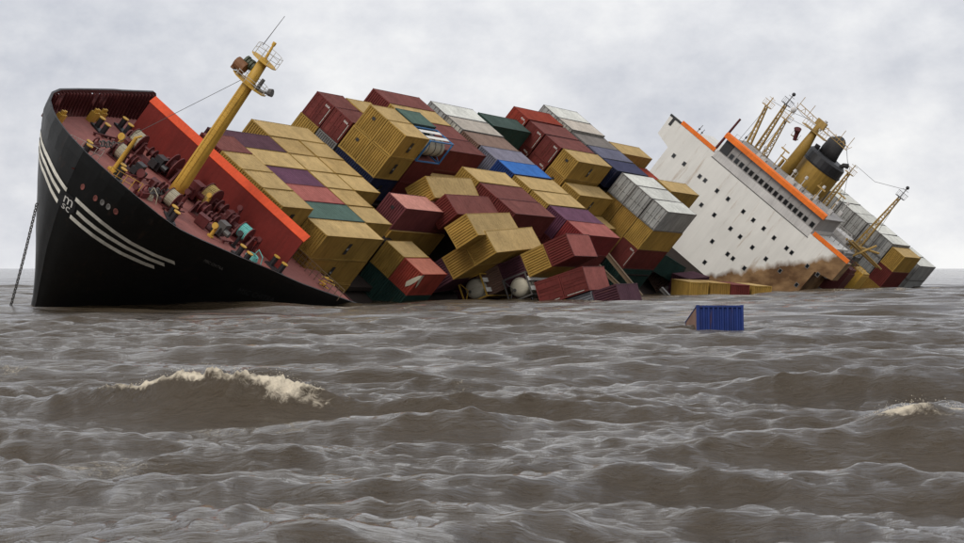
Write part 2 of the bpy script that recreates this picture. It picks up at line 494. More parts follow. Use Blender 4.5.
    sub = N.new('ShaderNodeMath'); sub.operation = 'MULTIPLY_ADD'; sub.inputs[1].default_value = 1.1
    L.new(fa.outputs['Fac'], sub.inputs[0])
    sh = N.new('ShaderNodeMath'); sh.operation = 'MULTIPLY_ADD'; sh.inputs[1].default_value = 2.6; sh.inputs[2].default_value = -1.3 - .5
    L.new(nf.outputs['Fac'], sh.inputs[0]); L.new(sh.outputs[0], sub.inputs[2])
    mr = N.new('ShaderNodeMapRange'); mr.inputs['From Min'].default_value = 0.0; mr.inputs['From Max'].default_value = 0.75
    L.new(sub.outputs[0], mr.inputs['Value'])
    fm = N.new('ShaderNodeMix'); fm.data_type = 'RGBA'; fm.inputs[7].default_value = (.66, .58, .45, 1)
    L.new(mr.outputs[0], fm.inputs[0]); L.new(cw.outputs[2], fm.inputs[6]); L.new(fm.outputs[2], b.inputs['Base Color'])
    ro = N.new('ShaderNodeMapRange'); ro.inputs['To Min'].default_value = 0.05; ro.inputs['To Max'].default_value = 0.8
    L.new(mr.outputs[0], ro.inputs['Value']); L.new(ro.outputs[0], b.inputs['Roughness'])
    b.inputs['IOR'].default_value = 1.33
    mp = N.new('ShaderNodeMapping'); mp.inputs['Scale'].default_value = (1.0, 2.4, 1.0)
    L.new(g.outputs['Position'], mp.inputs['Vector'])
    b1 = N.new('ShaderNodeTexNoise'); b1.inputs['Scale'].default_value = 3.2; b1.inputs['Detail'].default_value = 7; b1.inputs['Roughness'].default_value = 0.62; b1.inputs['Distortion'].default_value = 0.5
    L.new(mp.outputs[0], b1.inputs['Vector'])
    b2 = N.new('ShaderNodeTexNoise'); b2.inputs['Scale'].default_value = 0.55; b2.inputs['Detail'].default_value = 5; b2.inputs['Roughness'].default_value = 0.6; b2.inputs['Distortion'].default_value = 0.8
    L.new(mp.outputs[0], b2.inputs['Vector'])
    bu1 = N.new('ShaderNodeBump'); bu1.inputs['Strength'].default_value = 0.8; bu1.inputs['Distance'].default_value = 0.11
    L.new(b1.outputs['Fac'], bu1.inputs['Height'])
    bu2 = N.new('ShaderNodeBump'); bu2.inputs['Strength'].default_value = 0.7; bu2.inputs['Distance'].default_value = 0.12
    L.new(b2.outputs['Fac'], bu2.inputs['Height']); L.new(bu1.outputs[0], bu2.inputs['Normal'])
    b3 = N.new('ShaderNodeTexNoise'); b3.inputs['Scale'].default_value = 11.0; b3.inputs['Detail'].default_value = 5; b3.inputs['Roughness'].default_value = 0.6
    L.new(mp.outputs[0], b3.inputs['Vector'])
    bu3 = N.new('ShaderNodeBump'); bu3.inputs['Strength'].default_value = 0.7; bu3.inputs['Distance'].default_value = 0.010
    L.new(b3.outputs['Fac'], bu3.inputs['Height']); L.new(bu2.outputs[0], bu3.inputs['Normal'])
    b4 = N.new('ShaderNodeTexNoise'); b4.inputs['Scale'].default_value = 0.11; b4.inputs['Detail'].default_value = 4
    L.new(mp.outputs[0], b4.inputs['Vector'])
    bu4 = N.new('ShaderNodeBump'); bu4.inputs['Strength'].default_value = 0.8; bu4.inputs['Distance'].default_value = 1.3
    L.new(b4.outputs['Fac'], bu4.inputs['Height']); L.new(bu3.outputs[0], bu4.inputs['Normal'])
    L.new(bu4.outputs[0], b.inputs['Normal'])
    me.materials.append(m)
    tag(o, 'choppy muddy brown sea with breaking crests', 'sea', kind='structure')
    return X + DX, Y + DY, Z, foam



SX, SY, SZ, SF = build_sea()
# droplets thrown up from the breaking crests
_sel = np.argwhere((SF > .75) & (SY < 62) & (SY > 46))
_r = np.random.default_rng(4)
_pick = _sel[_r.integers(0, len(_sel), 420)]
mb = MB()
for (i_, j_) in _pick:
    c_ = Vector((SX[i_, j_] + _r.normal(0, .04), SY[i_, j_] + _r.normal(0, .06), SZ[i_, j_] + abs(_r.normal(0, .07)) + .01))
    q_ = _r.uniform(.004, .010)
    b_ = len(mb.v)
    mb.v += [tuple(c_ + Vector(d_) * q_) for d_ in ((1, 0, 0), (-1, 0, 0), (0, 1, 0), (0, -1, 0), (0, 0, 1), (0, 0, -1))]
    for f_ in ((0, 2, 4), (2, 1, 4), (1, 3, 4), (3, 0, 4), (2, 0, 5), (1, 2, 5), (3, 1, 5), (0, 3, 5)):
        mb.f.append(tuple(b_ + k_ for k_ in f_)); mb.m.append(0)
_sp = mb.build('sea_spray', plain('spray', (.7, .63, .5), .6))
tag(_sp, 'pale spray flying off the breaking crests', 'spray', kind='stuff')
#@@SHIP
# ------------------------------------------------------------------ the ship
ship = empty('cargo_ship', SHIP)
tag(ship, 'wrecked black-hulled container ship listing heavily, red foredeck, white superstructure', 'ship')
TC = 4.2
STEM = ([-26, -20, -15, -12, -9, -6, -3, -.3, .9], [-30.4, -31.2, -33.6, -36.0, -38.4, -40.4, -42.1, -43.1, -43.4])
SS = [0, .25, .6, 1.2, 2, 3.3, 5.5, 8, 13, 22, 40, 60, 80, 400]
H1 = [0, 1.7, 2.8, 4.1, 5.2, 6.5, 7.8, 8.7, 9.9, 11.7, 14.4, 15.8, 16.1, 16.1]
H0 = [0, .5, .8, 1.1, 1.5, 2.1, 3.1, 4.2, 6.3, 9.6, 14, 16, 16.1, 16.1]


def stem(n): return float(np.interp(n, *STEM))


def hw_s(s, n):
    k = min(1.0, max(0.0, (n + 15) / 14.5)) ** 1.2
    return float(np.interp(s, SS, H0)) * (1 - k) + float(np.interp(s, SS, H1)) * k


def hw(a, n): return hw_s(max(a - stem(n), 0), n)


def deckn(a): return -3.2 + (-18 - a) * 0.075


def port_top(a): return float(np.interp(a, [-43.4, -40, -38, -34, -30, -25, -20, -12, -8], [.45, -.35, -.75, -1.15, -1.6, -2.1, -2.7, -3.4, -3.75]))


def stbd_top(a): return float(np.interp(a, [-43.4, -40, -35, -30, -20, -12.2, -10, -8], [.45, .55, .3, -.1, -.7, -.95, -2.9, -3.7]))


FO_END = -8.0
# smooth stations from the stem
ST = sorted(set([0, .06, .14, .25, .4, .6, .9, 1.2, 1.6, 2, 2.6, 3.3, 4.3, 5.5, 6.7, 8, 10.5, 13, 16, 19, 22, 26, 30, 34.4]))


def hull_side(sgn):
    mb = MB()
    top = port_top if sgn > 0 else stbd_top
    nv = 22
    rows = []
    for s in ST:
        a_t = -43.3 + s
        nt = deckn(a_t) if a_t < FO_END else deckn(FO_END)
        r = []
        for k in range(nv):
            n = -24 + (nt + 24) * (k / (nv - 1))
            r.append(P(stem(n) + s, TC + sgn * hw_s(s, n), n))
        rows.append(r)
    mb.rings(rows, cap=False, closed=False)
    return mb


hm = hull_side(1)
h2 = hull_side(-1)
off = len(hm.v)
hm.v += h2.v
hm.f += [tuple(i + off for i in f) for f in h2.f]
hm.m += h2.m
# midship and stern, main deck at n = -6.5
stations = [-8.9, 0, 20, 60, 110, 150, 170, 182, 190, 196]
secs = []
for a in stations:
    k = 1.0 if a < 150 else 1 - 0.45 * ((a - 150) / 46) ** 2
    b = max(hw(a, -6), 12) * k
    bot = -24 if a < 160 else -24 + (a - 160) / 36 * 16
    top = -7.4 if a < 150 else -6.5 + min(1, (a - 150) / 20) * 3.0
    poly = []
    for q in range(15):
        u = -1 + 2 * q / 14
        e = abs(u)
        poly.append((TC + b * math.copysign(min(1, e * 1.9) ** 0.8, u) * (1 if e > .5 else 1), top if e >= 0.999 else bot + (top - bot) * max(0, (e - .45) / .55)))
    secs.append([P(a, y, z) for y, z in poly])
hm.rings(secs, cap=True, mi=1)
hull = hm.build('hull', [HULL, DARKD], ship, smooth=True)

# foredeck plating
mb = MB()
rows = []
for s in ST:
    a = -43.2 + s
    n = deckn(min(a, FO_END))
    if a > FO_END: a = FO_END
    h = max(0.0, hw(a - .12, n) - 0.12)
    rows.append([P(a, TC + h * u, n + 0.12 * (1 - u * u)) for u in np.linspace(-1, 1, 13)])
mb.rings(rows, cap=False, closed=False)
fd = mb.build('foredeck', DECK, ship)
# aft face of the forecastle
mb = MB()
h = hw(FO_END, -4)
mb.box(-FO_END - .2, -FO_END - .1, TC - h + .3, TC + h - .3, -7.2, deckn(FO_END) - .06)
mb.build('forecastle_bulkhead', BULW, ship)
# main deck sheet and hatch blocks
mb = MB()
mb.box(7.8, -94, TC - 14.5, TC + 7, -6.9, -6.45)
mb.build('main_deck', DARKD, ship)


def hull_point(a, n, sgn, off=0.0):
    return P(a, TC + sgn * (hw(a, n) + off), n)


# bulwark: outer and inner skins with the fairlead openings left out
def bulwark(sgn):
    mb = MB()
    top = port_top if sgn > 0 else stbd_top
    S2 = np.concatenate([np.linspace(0, .9, 10)[:-1], np.linspace(.9, 6, 18)[:-1], np.linspace(6, 35.2, 60)])
    holes = [(-36.2, -34.6), (-27.3, -26.2), (-25.3, -24.2)] if sgn < 0 else []
    fr = [0, .30, .55, .86, 1]
    prev = None
    for s in S2:
        a = -43.3 + s
        d = deckn(min(a, FO_END)) - .05
        t_ = max(top(a), d + 0.12)
        cur = []
        for layer, o in (('o', 0.015), ('i', -0.17)):
            colm = []
            for k in fr:
                n = d + (t_ - d) * k
                h = hw_s(s, n); h2_ = hw_s(s + .06, n)
                ty = h2_ - h; L_ = math.hypot(.06, ty)
                colm.append((P(stem(n) + s - ty / L_ * o, TC + sgn * max(0.0, h + .06 / L_ * o), n)))
            cur.append(colm)
        if prev is not None:
            hole = any(h0 < a < h1 for h0, h1 in holes)
            for li in (0, 1):
                for k in range(4):
                    if hole and k == 2: continue
                    mb.face([prev[li][k], cur[li][k], cur[li][k + 1], prev[li][k + 1]], li)
            mb.face([prev[0][4], cur[0][4], cur[1][4], prev[1][4]], 0)
        prev = cur
    mb.face([prev[0][0], prev[0][4], prev[1][4], prev[1][0]], 0)
    return mb


bw_s = bulwark(-1).build('starboard_bulwark', [HULL, BULW], ship)
bw_p = bulwark(1).build('port_bulwark', [HULL, BULW], ship)
# stiffeners on the inside of the high-side bulwark
stf = None
for i, a in enumerate(np.arange(-37.2, -11.6, 0.85)):
    d = deckn(a)
    t_ = stbd_top(a) - .12
    y1 = TC - hw(a, d) + .16
    mb = MB()
    y0 = TC - hw(a, (d + t_) / 2) + .16
    mb.rings([[(-a - .03, y0, d), (-a - .03, y0 + .42, d), (-a - .03, y0 + .12, t_), (-a - .03, y0 - .15, t_)],
              [(-a + .03, y0, d), (-a + .03, y0 + .42, d), (-a + .03, y0 + .12, t_), (-a + .03, y0 - .15, t_)]])
    mb.build('stiffener', BULW, bw_s)
# ochre roller fairleads under the openings
for a in (-35.6, -26.7, -24.7):
    mb = MB()
    d = deckn(a)
    y = TC - hw(a, d) + .55
    mb.box(-a - .42, -a + .42, y, y + .45, d, d + .95)
    mb.tube([(-a - .2, y + .22, d + .95), (-a - .2, y + .22, d + 1.25)], .14, 8)
    mb.tube([(-a + .2, y + .22, d + .95), (-a + .2, y + .22, d + 1.25)], .14, 8)
    mb.build('roller_fairlead', MASTY, ship)

# stripes round the stem
S_INV = np.concatenate([np.linspace(0, 1, 400), np.linspace(1.01, 45, 2000)])


def hull_t(t, n, off):
    """point of the plating at transverse position t and height n, pushed out by off"""
    sg = 1 if t >= TC else -1
    d = abs(t - TC)
    k = min(1.0, max(0.0, (n + 15) / 14.5)) ** 1.2
    hh = np.interp(S_INV, SS, H0) * (1 - k) + np.interp(S_INV, SS, H1) * k
    s_ = float(np.interp(d, hh, S_INV))
    e_ = .08
    s2 = float(np.interp(d + e_, hh, S_INV))
    tx, ty = s2 - s_, e_
    L_ = math.hypot(tx, ty)
    return P(stem(n) + s_ - ty / L_ * off, TC + sg * (d + tx / L_ * off), n)


STRIPES = ([(-2.2, -2.15), (1.0, -2.42), (2.2, -2.70), (3.5, -3.05), (4.3, -3.19), (5.2, -3.27), (7.3, -3.58), (9.06, -3.95), (10.4, -4.17), (11.46, -4.28)],
           [(-2.2, -2.75), (1.3, -3.08), (2.6, -3.50), (3.85, -3.85), (5.5, -4.16), (7.07, -4.42), (8.5, -4.58), (9.9, -4.76), (11.0, -4.85)],
           [(-2.2, -3.3), (1.7, -3.86), (2.95, -4.36), (4.1, -4.70), (5.2, -4.90), (6.6, -5.08), (7.9, -5.28), (9.4, -5.45), (10.54, -5.46)])
EC = (4.72, -4.10)
for st_ in STRIPES:
    tt = np.linspace(st_[0][0], st_[-1][0], 120)
    nn_ = np.interp(tt, [p_[0] for p_ in st_], [p_[1] for p_ in st_])
    nn_ = np.convolve(np.pad(nn_, 6, mode='edge'), np.ones(13) / 13, 'valid')
    seg = []
    segs = [seg]
    for t, n in zip(tt, nn_):
        if math.hypot(t - EC[0], (n - EC[1])) < .95:
            if seg: seg = []; segs.append(seg)
            continue
        seg.append((t, n))
    for seg in segs:
        if len(seg) < 2: continue
        mb = MB()
        mb.rings([[hull_t(t, n + .17 * k, .03) for k in (-1, 0, 1)] for t, n in seg], cap=False, closed=False)
        mb.build('bow_stripe', STRIPE, hull)

# lettering: flat text bent onto the plating
_fonts = {}


def text_mesh(txt, size):
    cu = bpy.data.curves.new('txt', 'FONT')
    cu.body = txt; cu.size = size; cu.align_x = 'LEFT'; cu.align_y = 'CENTER'; cu.resolution_u = 2
    o = bpy.data.objects.new('txt', cu)
    col.objects.link(o)
    dg = bpy.context.evaluated_depsgraph_get()
    me = bpy.data.meshes.new_from_object(o.evaluated_get(dg))
    bpy.data.objects.remove(o)
    bpy.data.curves.remove(cu)
    return me


def arc_table(nn):
    ss = np.linspace(0, 45, 3000)
    hh = np.array([hw_s(s, nn) for s in ss])
    arc = np.concatenate([[0], np.cumsum(np.hypot(np.diff(ss), np.diff(hh)))])
    return ss, arc


def hull_text(txt, size, arc0, n0, slope, mat, name, off=.035, sx=1.0):
    me = text_mesh(txt, size)
    ss, arc = arc_table(n0)
    for v in me.vertices:
        u = arc0 + v.co.x * sx
        n = n0 + v.co.y + slope * v.co.x * sx
        sg = 1 if u >= 0 else -1
        s = float(np.interp(abs(u), arc, ss))
        hh = hw_s(s, n); hh2 = hw_s(s + .05, n)
        tx, ty = .05, hh2 - hh
        L_ = math.hypot(tx, ty)
        v.co = P(stem(n) + s - ty / L_ * off, TC + sg * (hh + tx / L_ * off), n)
    me.materials.clear(); me.materials.append(mat)
    o = bpy.data.objects.new(name, me)
    col.objects.link(o); o.parent = hull
    return o


# emblem: dark disc with the letters m / sc on the stem
mb = MB()
mb.rings([[hull_t(EC[0] + .84 * q * math.cos(2 * math.pi * j / 8 + .39), EC[1] + .84 * q * math.sin(2 * math.pi * j / 8 + .39), .05) for j in range(8)] for q in (.02, .5, 1)], cap=False)
emb = mb.build('emblem_disc', BLKP, hull)


def emblem_text(txt, size, t0, n0):
    me = text_mesh(txt, size)
    w_ = max(v.co.x for v in me.vertices) - min(v.co.x for v in me.vertices)
    for v in me.vertices:
        v.co = hull_t(t0 + v.co.x - w_ / 2, n0 + v.co.y, .09)
    me.materials.clear(); me.materials.append(LETTER)
    o = bpy.data.objects.new('emblem_lettering', me)
    col.objects.link(o); o.parent = hull


emblem_text('m', 1.25, EC[0], EC[1] + .28)
emblem_text('sc', .95, EC[0], EC[1] - .36)
hull_text('MSC CHITRA', .85, 19.8, -5.15, .0, plain('ghost lettering', (.06, .06, .06), 0.6), 'ship_name')
hull_text('MSC CHITRA', .42, 14.2, -3.0, -.13, LETTER_OLD, 'small_ship_name', sx=1.1)
for (t, n, mt) in ((5.4, -2.05, 'r'), (6.6, -2.15, 'r'), (7.15, -2.1, 'g'), (7.65, -2.1, 'g'), (8.2, -2.1, 'r')):
    mb = MB()
    mb.rings([[hull_t(t + .17 * q * math.cos(2 * math.pi * j / 10), n + .26 * q * math.sin(2 * math.pi * j / 10), o_) for j in range(10)] for q, o_ in ((1, 0), (1, .05), (.7, .05), (.6, .02), (.01, .02))], cap=False)
    mb.build('mooring_port', DECK if mt == 'r' else LETTER_OLD, hull)

# breakwater
BA = -19.6
bk = MB()
bk.box(-BA, -BA - .12, -4.85, 13.65, deckn(BA) - .1, .25)
bwk = bk.build('breakwater', BRKW, ship)
mb = MB()
mb.rings([[(-BA + .05, y, .2), (-BA - .4, y, .80), (-BA - .47, y, .72), (-BA - .02, y, .12)] for y in (-4.95, 13.75)])
mb.build('top_band', ORNG, bwk)
for y in np.arange(-3.6, 13.5, 2.1):
    mb = MB()
    mb.rings([[(-BA - .13, y + o, deckn(BA)), (-BA - 1.1, y + o, deckn(BA)), (-BA - .13, y + o, .1)] for o in (-.04, .04)])
    mb.build('brace', BRKW, bwk)

# foremast
FM = -25.5
mb = MB()
base = P(FM, 4.5, deckn(FM) - .05)
top = P(FM, 3.85, 10.9)
mb.tube([base, P(FM, 4.45, -1.2), P(FM, 3.98, 8.4), top], [.68, .62, .49, .40], 16)
fmast = mb.build('foremast', MASTY, ship, smooth=True)


def platform(c, rx, ry, z, rail, parent, mat=MASTY, arc=None):
    mb = MB()
    n = 10
    mb.rings([[(c[0] + rx * math.cos(2 * math.pi * j / n), c[1] + ry * math.sin(2 * math.pi * j / n), zz) for j in range(n)] for zz in (z - .07, z)])
    o = mb.build('platform', mat, parent)
    if rail:
        r = MB()
        pts = [(c[0] + rx * math.cos(2 * math.pi * j / n), c[1] + ry * math.sin(2 * math.pi * j / n)) for j in range(n)]
        for j in range(n):
            r.bar((pts[j][0], pts[j][1], z), (pts[j][0], pts[j][1], z + rail), .025)
            for q in (.55, 1):
                r.bar((pts[j][0], pts[j][1], z + rail * q), (pts[(j + 1) % n][0], pts[(j + 1) % n][1], z + rail * q), .022)
        r.build('railing', GALV, parent)
    return o


platform((-FM, 3.98), 1.05, 1.75, 8.55, .55, fmast)
platform((-FM, 3.85), .95, 1.25, 10.75, .95, fmast)
mb = MB()
mb.tube([P(FM - .3, 3.1, 9.25), P(FM - .3, 2.1, 9.25)], .5, 12)
mb.box(-FM - .4, -FM + .5, 2.0, 2.3, 8.6, 9.5)
mb.tube([P(FM, 2.9, 8.5), P(FM, 2.9, 9.9)], .14, 8)
mb.build('winch_drum', paint('mast gear brown', (.16, .07, .03), rough=.6, rust=.2), fmast)
mb = MB()
for q in range(4):
    mb.tube([P(FM + .1, 2.5 + q * .28, 9.75), P(FM + .1, 2.5 + q * .28 + .2, 9.75)], .46 - .04 * (q % 2), 10)
mb.build('horn_rack', plain('drab green', (.06, .07, .04), .6), fmast)
mb = MB()
mb.tube([P(FM, 4.3, 8.6), P(FM - .1, 5.4, 8.75), P(FM - .1, 6.0, 9.0)], [.12, .12, .1], 8)
mb.tube([P(FM - .1, 5.85, 9.05), P(FM - .1, 6.15, 9.2)], [.30, .34], 10)
mb.tube([P(FM - .2, 4.9, 8.7), P(FM - .2, 4.9, 9.6)], [.2, .16], 8)
mb.build('floodlight', STEEL, fmast)
mb = MB()
mb.tube([P(FM, 3.85, 10.9), P(FM, 3.7, 12.2)], [.14, .1], 8)
mb.tube([P(FM, 3.7, 12.15), P(FM, 3.68, 12.45)], .17, 8)
mb.build('masthead_light', MASTY, fmast)
mb = MB()
mb.tube([P(FM, 2.95, 11.6), P(FM, 3.0, 14.6)], [.035, .02], 6)
mb.build('whip_antenna', STEEL, fmast)
mb = MB()
for (p, q) in ((P(FM, 3.4, 8.6), P(-40.5, 3.0, deckn(-40))), (P(FM, 3.9, 10.5), P(-24.0, 4.3, -1.0))):
    mb.tube([p, q], .022, 5)
mb.build('stay_wire', STEEL, fmast)
mb = MB()
for z in np.arange(-1.5, 8.2, .45):
    f_ = (z + 1.2) / 9.6
    mb.bar(P(FM - .62 + .12 * f_, 4.45 - .47 * f_ - .22, z), P(FM - .62 + .12 * f_, 4.45 - .47 * f_ + .22, z), .022)
for o in (-.22, .22):
    mb.bar(P(FM - .64, 4.47 + o, -1.6), P(FM - .52, 3.98 + o, 8.3), .025)
mb.build('ladder', MASTY, fmast)


# deck machinery
def bollard(a, t, yaw=0.0):
    o = MB()
    for sx in (-.48, .48):
        o.tube([(sx, 0, .1), (sx, 0, .95)], .24, 10)
        o.tube([(sx, 0, .95), (sx, 0, 1.02)], [.3, .3], 10, mi=1)
    o.box(-.95, .95, -.38, .38, 0, .14)
    m = Matrix.Translation(P(a, t, deckn(a) + .08)) @ Matrix.Rotation(yaw, 4, 'Z')
    return o.build('bollard', [BLKP, MASTY], ship, mat=m)


for (a, t, y) in ((-27.4, -3.4, 1.2), (-21.3, -4.6, 1.2), (-37.3, 1.4, .6), (-26.9, 13.0, 1.3), (-20.9, 13.6, 1.5), (-33.6, 8.9, .8), (-35.2, 3.9, .7)):
    bollard(a, t, y)


def winch(a, t, yaw, drums, scale=1.0, motor=True):
    """drums: list of (offset along axis, width, radius, rope material)"""
    m = Matrix.Translation(P(a, t, deckn(a) + .1)) @ Matrix.Rotation(yaw, 4, 'Z') @ Matrix.Scale(scale, 4)
    lo = min(d[0] - d[1] / 2 for d in drums) - .5
    hi = max(d[0] + d[1] / 2 for d in drums) + .5
    mb = MB()
    mb.box(-.9, .9, lo, hi, 0, .18)
    for y in (lo, (lo + hi) / 2, hi):
        mb.rings([[(-.75, y + o, .15), (.75, y + o, .15), (.25, y + o, 1.35), (-.25, y + o, 1.35)] for o in (-.08, .08)])
    mb.tube([(0, lo - .2, 1.05), (0, hi + .2, 1.05)], .13, 8)
    o = mb.build('mooring_winch', MACH, ship, mat=m)
    for (y, w, r, rope) in drums:
        d = MB()
        for e_ in (-1, 1):
            d.tube([(0, y + e_ * w / 2 - .04, 1.05), (0, y + e_ * w / 2 + .04, 1.05)], r + (.16 if rope else .02), 16)
        d.tube([(0, y - w / 2, 1.05), (0, y + w / 2, 1.05)], r * .55, 12)
        d.build('drum', MACH, o)
        if rope:
            d = MB()
            nn = max(3, int(w / .13))
            for q in range(nn):
                d.torus((0, y - w / 2 + w * (q + .5) / nn, 1.05), (0, 1, 0), r, .075, 16, 5)
            d.tube([(0, y - w / 2 + .06, 1.05), (0, y + w / 2 - .06, 1.05)], r, 14)
            d.build('rope', rope, o)
    if motor:
        d = MB()
        d.box(-.55, .55, hi - .1, hi + .75, .2, 1.45)
        d.tube([(.2, hi + .75, .8), (.2, hi + 1.35, .8)], .3, 10)
        d.box(.6, .95, hi - .2, hi + .5, .3, 1.0)
        d.build('gearbox', random.choice([MACH, BLKP, STEEL]), o)
    return o


winch(-24.4, -.6, .05, [(-.9, 1.0, .75, ROPE), (.9, .5, .5, None)], .95)
winch(-23.4, 2.3, .1, [(-.2, .5, 1.0, None), (1.2, .4, .5, None)], 1.1)
winch(-31.0, 1.6, .15, [(-.6, 1.0, .72, ROPE), (.8, .4, .7, None)], .8)
winch(-31.4, 6.6, .1, [(.6, 1.0, .75, ROPE), (-.8, .4, .7, None)], .85, motor=False)
winch(-26.4, 8.4, .05, [(-.7, .5, .7, None), (.7, .4, .5, None)], .9)
winch(-22.6, 9.4, .05, [(.9, 1.0, .62, ROPT), (-.7, .5, .7, None)], .95, motor=False)
winch(-22.4, 6.4, .02, [(-.5, .9, .95, ROPY), (.8, .5, .6, None)], 1.05)
# windlass chain stoppers and pipes between bow and winches
for (a, t) in ((-34.2, .2), (-34.6, 6.2)):
    mb = MB()
    m = Matrix.Translation(P(a, t, deckn(a) + .1))
    mb.box(-.6, .6, -.35, .35, 0, .5)
    mb.tube([(-.5, 0, .5), (.9, 0, .15)], .22, 8)
    mb.torus((0, 0, .75), (0, 1, 0), .32, .07, 12, 5)
    mb.build('chain_stopper', MACH, ship, mat=m)
    mb = MB()
    for q in range(9):
        mb.torus((-.9 - q * .42, 0, .55 + .04 * (q % 2)), (0, 1, .6) if q % 2 else (0, 0.6, 1), .24, .07, 10, 5, sx=1.0)
    mb.build('chain_run', STEEL, ship, mat=m)
# small yellow derrick post
mb = MB()
mb.tube([P(-35, 3.26, deckn(-35)), P(-35, 3.2, 1.55)], [.2, .15], 10)
mb.box(34.6, 35.4, 2.9, 3.6, deckn(-35), deckn(-35) + .35)
mb.tube([P(-35, 3.2, 1.5), P(-34.4, 3.2, 1.7)], .1, 6)
mb.build('derrick_post', MASTY, ship)
# yellow guard hoop by the post and railings
mb = MB()
for q in range(5):
    p = P(-37.6 + q * .55, 4.2 + .5 * q, deckn(-36) + .1)
    mb.bar(p, p + Vector((0, 0, 1.0)), .03)
    if q:
        for z in (.5, 1.0): mb.bar(p0 + Vector((0, 0, z)), p + Vector((0, 0, z)), .025)
    p0 = p
mb.build('guard_rail', MASTY, ship)
mb = MB()
for q in range(6):
    p = P(-39.2 + q * .55, .6 + .35 * q, deckn(-38) + .1)
    mb.bar(p, p + Vector((0, 0, 1.0)), .028)
    if q:
        for z in (.5, 1.0): mb.bar(p0 + Vector((0, 0, z)), p + Vector((0, 0, z)), .022)
    p0 = p
mb.build('guard_rail', GALV, ship)
# ventilators, lockers, hose heads scattered between the winches
for (a, t, h, r, mt) in ((-29.2, -.4, 1.2, .25, MASTY), (-33.0, 4.6, .9, .3, MACH), (-28.2, 10.3, .8, .22, MASTY), (-21.6, 11.4, 1.0, .2, MACH), (-25.2, 11.2, 1.1, .2, BLKP), (-36.5, 6.5, .6, .2, MACH),
                         (-24.8, 6.9, 1.6, .18, MASTY), (-27.6, 6.4, 1.2, .2, MACH), (-20.9, 2.6, 1.9, .22, MACH), (-21.1, 8.2, 1.8, .2, MACH)):
    mb = MB()
    p = P(a, t, deckn(a) + .08)
    mb.tube([p, p + Vector((0, 0, h)), p + Vector((.15, 0, h + .25)), p + Vector((.5, 0, h + .3))], [r * .7, r * .7, r * .9, r * 1.25], 10)
    mb.tube([p, p + Vector((0, 0, .12))], r * 1.3, 10)
    mb.build('ventilator', mt, ship)
for (a, t, sx, sy, sz) in ((-28.0, 8.9, .4, .5, .9), (-29.6, 4.6, .5, .6, .7), (-22.0, 4.3, .5, .7, 1.1), (-26.0, -1.8, .5, .5, .8)):
    mb = MB()
    m = Matrix.Translation(P(a, t, deckn(a) + .08)) @ Matrix.Rotation(.3, 4, 'Z')
    mb.box(-sx, sx, -sy, sy, .1, sz)
    mb.box(-sx - .04, sx + .04, -sy - .04, sy + .04, sz, sz + .06)
    for u in (-1, 1):
        for w in (-1, 1): mb.box(u * sx * .8 - .05, u * sx * .8 + .05, w * sy * .8 - .05, w * sy * .8 + .05, 0, .1)
    mb.build('deck_locker', MACH, ship, mat=m)
# pipe runs along the deck
for (t0, a0, a1, r) in ((10.9, -27, -20, .07), (7.6, -33, -29, .06), (-2.4, -30, -20.5, .07), (3.4, -33.5, -27, .06)):
    mb = MB()
    mb.tube([P(a0, t0, deckn(a0) + .3), P(a1, t0, deckn(a1) + .3)], r, 8)
    for q in np.arange(a0 + .3, a1, 1.4): mb.box(-q - .05, -q + .05, t0 - .1, t0 + .1, deckn(q) + .05, deckn(q) + .26)
    mb.build('deck_pipe', MACH, ship)
# loose rope coils and hoop
for (a, t, rope) in ((-33.6, 6.2, ROPE), (-24.0, 12.6, ROPT)):
    mb = MB()
    p = P(a, t, deckn(a) + .18)
    for q in range(4): mb.torus(p + Vector((0, 0, .09 * q)), (0, 0, 1), .55 - .03 * q, .05, 16, 5)
    mb.tube([p, p + Vector((.2, .2, 1.0)), p + Vector((.1, .8, .7)), p + Vector((-.1, 1.0, 0))], .045, 6)
    mb.build('rope_coil', rope, ship)
# aft forecastle railing and ladder frame on the low side
mb = MB()
p0 = None
for q in range(11):
    t = 11.2 + q * .56
    p = P(-13.2 + .3, t, deckn(-13) + .05)
    mb.bar(p, p + Vector((0, 0, 1.15)), .035)
    if p0 is not None:
        for z in (.4, .78, 1.15): mb.bar(p0 + Vector((0, 0, z)), p + Vector((0, 0, z)), .028)
    p0 = p
mb.build('deck_railing', WOOD, ship)
mb = MB()
for q in range(7):
    p = P(-12.8, 14.6 + .25 * math.sin(q * 2.1), deckn(-13) + .1 + .12 * q)
    mb.tube([p, p + Vector((.5 * math.sin(q), .6 + .3 * math.cos(q * 3), .2))], .06, 6)
mb.build('bent_pipework', MASTY, ship)

# anchor chain leading off the high-side bow into the water
top_w = Vector(((37 - 482) / 2641.4 * 196, 196, CAM_H + (268 - 203) / 2641.4 * 196))
bot_w = Vector(((7 - 482) / 2641.4 * 201, 201, -.6))
inv = SHIP.inverted()
mb = MB()
d = (bot_w - top_w)
nl = 46
for q in range(nl):
    c0 = top_w + d * (q / nl) + Vector((0, 0, -.25 * math.sin(math.pi * q / nl)))
    c1 = top_w + d * ((q + 1.25) / nl) + Vector((0, 0, -.25 * math.sin(math.pi * (q + 1.25) / nl)))
    ax = (c1 - c0).normalized()
    o = ax.orthogonal().normalized()
    if q % 2: o = ax.cross(o)
    pts = []
    for k in range(13):
        an = 2 * math.pi * k / 12
        pts.append(inv @ ((c0 + c1) / 2 + ax * math.cos(an) * (c1 - c0).length / 2 + o * math.sin(an) * .10))
    mb.tube(pts, .045, 5, cap=False)
mb.build('anchor_chain', STEEL, ship)

